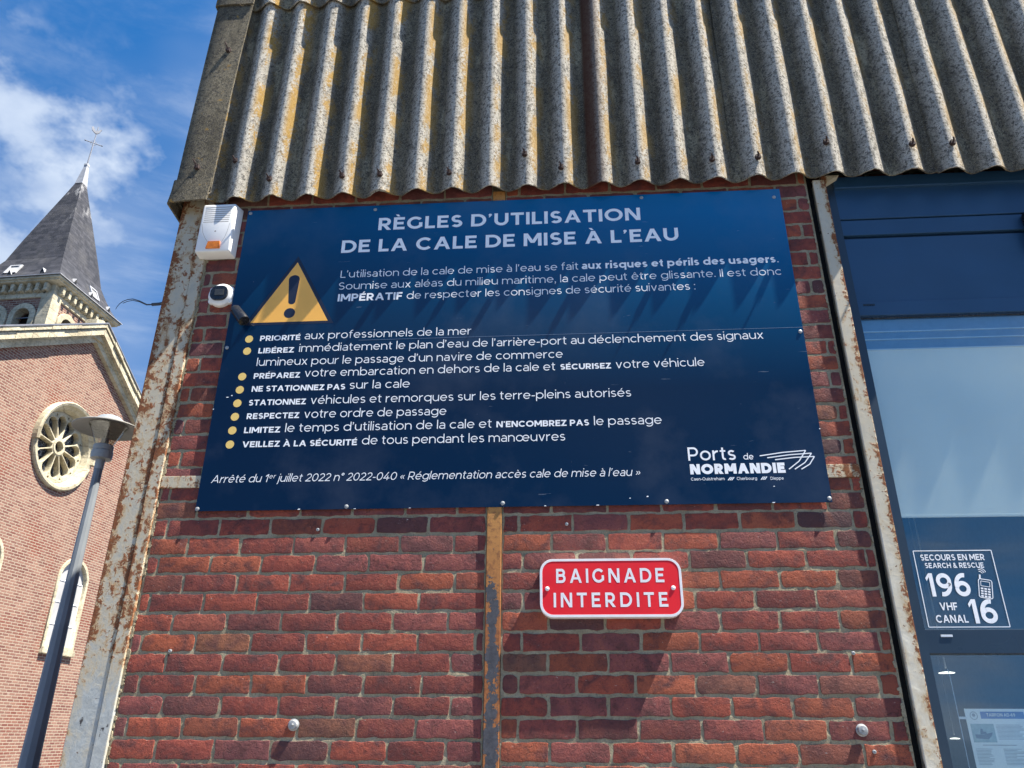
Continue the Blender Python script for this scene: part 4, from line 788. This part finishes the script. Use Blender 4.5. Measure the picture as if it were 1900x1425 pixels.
c_ = MB(); c_.prism([(-4.9, 10.35), (ax, 13.1), (ax, 12.9), (-4.9, 10.15)], .5, 16); c_.prism([(ax, 13.1), (5.1, 10.2), (5.1, 10.0), (ax, 12.9)], .5, 16); c_.build('nave_roof', M_SLATE, ch)
c_ = MB(); c_.box(-4.6, -4.1, .5, 16, 0, 10.1); c_.box(4.3, 4.8, .5, 16, 0, 10.0); c_.box(-4.1, 4.3, 15.5, 16, 0, 12.5); c_.build('nave_wall', M_CBRICK, ch)
# tower
AX = Vector((.105, 1.977, 0))
tw = None
for k in range(4):
    Mk = T(AX) @ Matrix.Rotation(R(-90 * k), 4, 'Z')
    ol = [(-.97, 8.0), (.97, 8.0), (.97, 13.62), (-.97, 13.62)]
    w_ = plate('tower', [ol] + [arch(q, 12.98, .27, 11.4)[::-1] for q in (-.47, .47)], .28, M_CBRICK, ch if tw is None else tw, 0, Mk @ T((0, -1.28 + .14, 0)))
    if tw is None: tw = w_
    else: w_.name = 'belfry_wall'
    for q in (-.47, .47):
        plate('arch_surround', [arch(q, 12.98, .43, 11.3), arch(q, 12.98, .265, 11.2)[::-1]], .24, M_STONE, tw, .01, Mk @ T((0, -1.28 + .075, 0)))
    def put(nm, mb, mt):
        me = mb.mesh(nm); me.transform(Mk); return obj(nm, me, mt, tw)
    c_ = MB(); c_.box(-1.34, -.95, -1.34, -.95, 8.0, 13.72, .015); put('quoin', c_, M_STONE)
    c_ = MB(); c_.box(-.949, .949, -1.325, -1.01, 13.60, 13.735, .012); put('string_course', c_, M_STONE)
    c_ = MB(); c_.box(-1.30, .949, -1.30, -1.02, 13.735, 14.03)
    put('frieze', c_, M_STONE)
    c_ = MB(); nco = 9
    for i in range(nco):
        x = -1.10 + i * 2.2 / (nco - 1)
        c_.prism([(x - .052, 13.80), (x - .03, 13.765), (x + .03, 13.765), (x + .052, 13.80), (x + .052, 14.02), (x - .052, 14.02)], -1.47, -1.295)
        if i < nco - 1: xm = x + 1.1 / (nco - 1); c_.lathe([(.062, -1.30), (.058, -1.36), (.03, -1.385), (.004, -1.39)], (xm, 0, 13.84), 12, 'y')
    put('corbel_table', c_, M_STONE)
    c_ = MB()
    for q in (-.47, .47):
        for j in range(5): z = 12.0 + j * .24; c_.add([(q - .27, -1.20, z), (q + .27, -1.20, z), (q + .27, -1.02, z + .12), (q - .27, -1.02, z + .12), (q - .27, -1.20, z + .02), (q + .27, -1.20, z + .02), (q + .27, -1.02, z + .14), (q - .27, -1.02, z + .14)], [(0, 3, 2, 1), (4, 5, 6, 7), (0, 1, 5, 4), (1, 2, 6, 5), (2, 3, 7, 6), (3, 0, 4, 7)])
    put('louvre', c_, M_ZINC)
def sq(h_, z): return [(AX.x - h_, AX.y - h_, z), (AX.x + h_, AX.y - h_, z), (AX.x + h_, AX.y + h_, z), (AX.x - h_, AX.y + h_, z)]
def pyr(lv):
    mb = MB(); V_ = []; [V_.extend(sq(a, b)) for a, b in lv]; n = len(lv)
    mb.add(V_, [[k * 4 + i, k * 4 + (i + 1) % 4, (k + 1) * 4 + (i + 1) % 4, (k + 1) * 4 + i] for k in range(n - 1) for i in range(4)] + [[3, 2, 1, 0], [(n - 1) * 4 + i for i in range(4)]]); return mb
pyr([(1.0, 8.1), (1.0, 13.6)]).build('belfry_core', M_DARK, tw)
pyr([(1.30, 14.0301), (1.36, 14.0302), (1.50, 14.06), (1.52, 14.07), (1.52, 14.115), (1.57, 14.13), (1.57, 14.195)]).build('cornice', M_STONE, tw)
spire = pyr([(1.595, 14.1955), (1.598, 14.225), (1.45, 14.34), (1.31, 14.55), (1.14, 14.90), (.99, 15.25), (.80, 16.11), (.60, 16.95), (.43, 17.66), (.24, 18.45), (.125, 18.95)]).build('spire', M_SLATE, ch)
pyr([(1.60, 14.2), (1.612, 14.204), (1.612, 14.222), (1.60, 14.228)]).build('gutter_edge', M_LEAD, spire)
pyr([(.14, 18.92), (.135, 18.96), (.10, 19.3), (.055, 19.72), (.065, 19.76), (.06, 19.83), (.02, 19.88)]).build('lead_cap', M_LEAD, spire)
def hw_at(z):
    lv = [(1.31, 14.55), (1.14, 14.90), (.99, 15.25), (.80, 16.11), (.60, 16.95), (.43, 17.66), (.24, 18.45)]
    if z <= 14.55: return 1.45 + (z - 14.34) * (1.31 - 1.45) / .21
    for (a, za), (b_, zb) in zip(lv, lv[1:]):
        if z <= zb: return a + (b_ - a) * (z - za) / (zb - za)
for k, vents, sky_ in ((0, (-.70, .12, 1.05), (.20, .58)), (3, (.80, -.3), (-.55, -.15))):
    Mk = T(AX) @ Matrix.Rotation(R(90 * k), 4, 'Z')
    def put(nm, mb, mt, par=None):
        me = mb.mesh(nm); me.transform(Mk); return obj(nm, me, mt, par or spire)
    for x in vents:
        z = 14.42; y0 = -hw_at(z); c_ = MB(); s_ = .085
        c_.add([(x - s_, y0 - .02, z), (x + s_, y0 - .02, z), (x, y0 - .03, z + .17), (x - .01, y0 + .22, z + .10), (x + .01, y0 + .22, z + .10), (x, y0 + .16, z + .19)], [(0, 1, 2), (0, 2, 5, 3), (1, 4, 5, 2), (0, 3, 4, 1), (3, 5, 4)])
        v_ = put('roof_vent', c_, M_LEAD)
        c_ = MB(); c_.poly([(x - s_ * .78, y0 - .026, z + .01), (x + s_ * .78, y0 - .026, z + .01), (x, y0 - .036, z + .145)]); put('vent_opening', c_, M_DARK, v_)
    x0, x1 = sky_; za, zb = 14.52, 14.92; ya, yb = -hw_at(za), -hw_at(zb)
    def quad(mb, xa, xb, f0, f1, o0, o1):
        za_, zb_ = za + (zb - za) * f0, za + (zb - za) * f1; y_a, y_b = ya + (yb - ya) * f0, ya + (yb - ya) * f1
        mb.add([(xa, y_a - o1, za_), (xb, y_a - o1, za_), (xb, y_b - o1, zb_), (xa, y_b - o1, zb_), (xa, y_a - o0, za_), (xb, y_a - o0, za_), (xb, y_b - o0, zb_), (xa, y_b - o0, zb_)], [(0, 1, 2, 3), (7, 6, 5, 4), (0, 4, 5, 1), (1, 5, 6, 2), (2, 6, 7, 3), (3, 7, 4, 0)])
    c_ = MB(); quad(c_, x0, x0 + .05, 0, 1, -.05, .06); quad(c_, x1 - .05, x1, 0, 1, -.05, .06); quad(c_, x0 + .0501, x1 - .0501, .88, 1, -.05, .06); quad(c_, x0 + .0501, x1 - .0501, 0, .1, -.05, .045)
    s_o = put('skylight', c_, M_LEAD); c_ = MB(); quad(c_, x0 + .0502, x1 - .0502, .1001, .8799, -.05, .025); put('skylight_pane', c_, M_CGLASS, s_o)
# cross and weathercock
lean = (.012, .0)
wc = MB(); wc.tube([(AX.x, AX.y, 19.9), (AX.x + .01, AX.y, 20.8), (AX.x + .02, AX.y, 21.55)], [.022, .018, .012], 8)
vd = Vector((-.62, -.78, 0)); vd = Vector((.66, -.75, 0))
def wp(u, z): return (AX.x + .01 + vd.x * u, AX.y + vd.y * u, z)
wc.tube([wp(-.27, 20.80), wp(.27, 20.80)], .016, 8)
for s_ in (-1, 1):
    wc.lathe([(.002, -.03), (.032, 0), (.002, .03)], wp(.27 * s_, 20.80), 10); wc.tube([wp(.10 * s_, 20.80), wp(.07 * s_, 20.87), wp(0, 20.90)], .008, 6); wc.tube([wp(.10 * s_, 20.80), wp(.07 * s_, 20.73), wp(0, 20.70)], .008, 6)
cr2 = wc.build('spire_cross', M_ZINC, ch)
rk0 = [(-.20, 21.36), (-.24, 21.50), (-.19, 21.56), (-.13, 21.47), (-.06, 21.36), (.03, 21.37), (.09, 21.46), (.13, 21.52), (.18, 21.50), (.15, 21.46), (.13, 21.36), (.07, 21.26), (-.02, 21.22), (-.10, 21.26)]
rk = [(x * .8, 21.22 + (z - 21.22) * .8) for x, z in rk0]
mb = MB(); n = len(rk); nv = Vector((vd.y, -vd.x, 0)) * .02
mb.add([tuple(Vector(wp(x, z)) + nv) for x, z in rk] + [tuple(Vector(wp(x, z)) - nv) for x, z in rk], [list(range(n)), list(range(2 * n - 1, n - 1, -1))] + [[i, i + n, (i + 1) % n + n, (i + 1) % n] for i in range(n)])
mb.build('weathercock', M_ZINC, cr2, fix=True)
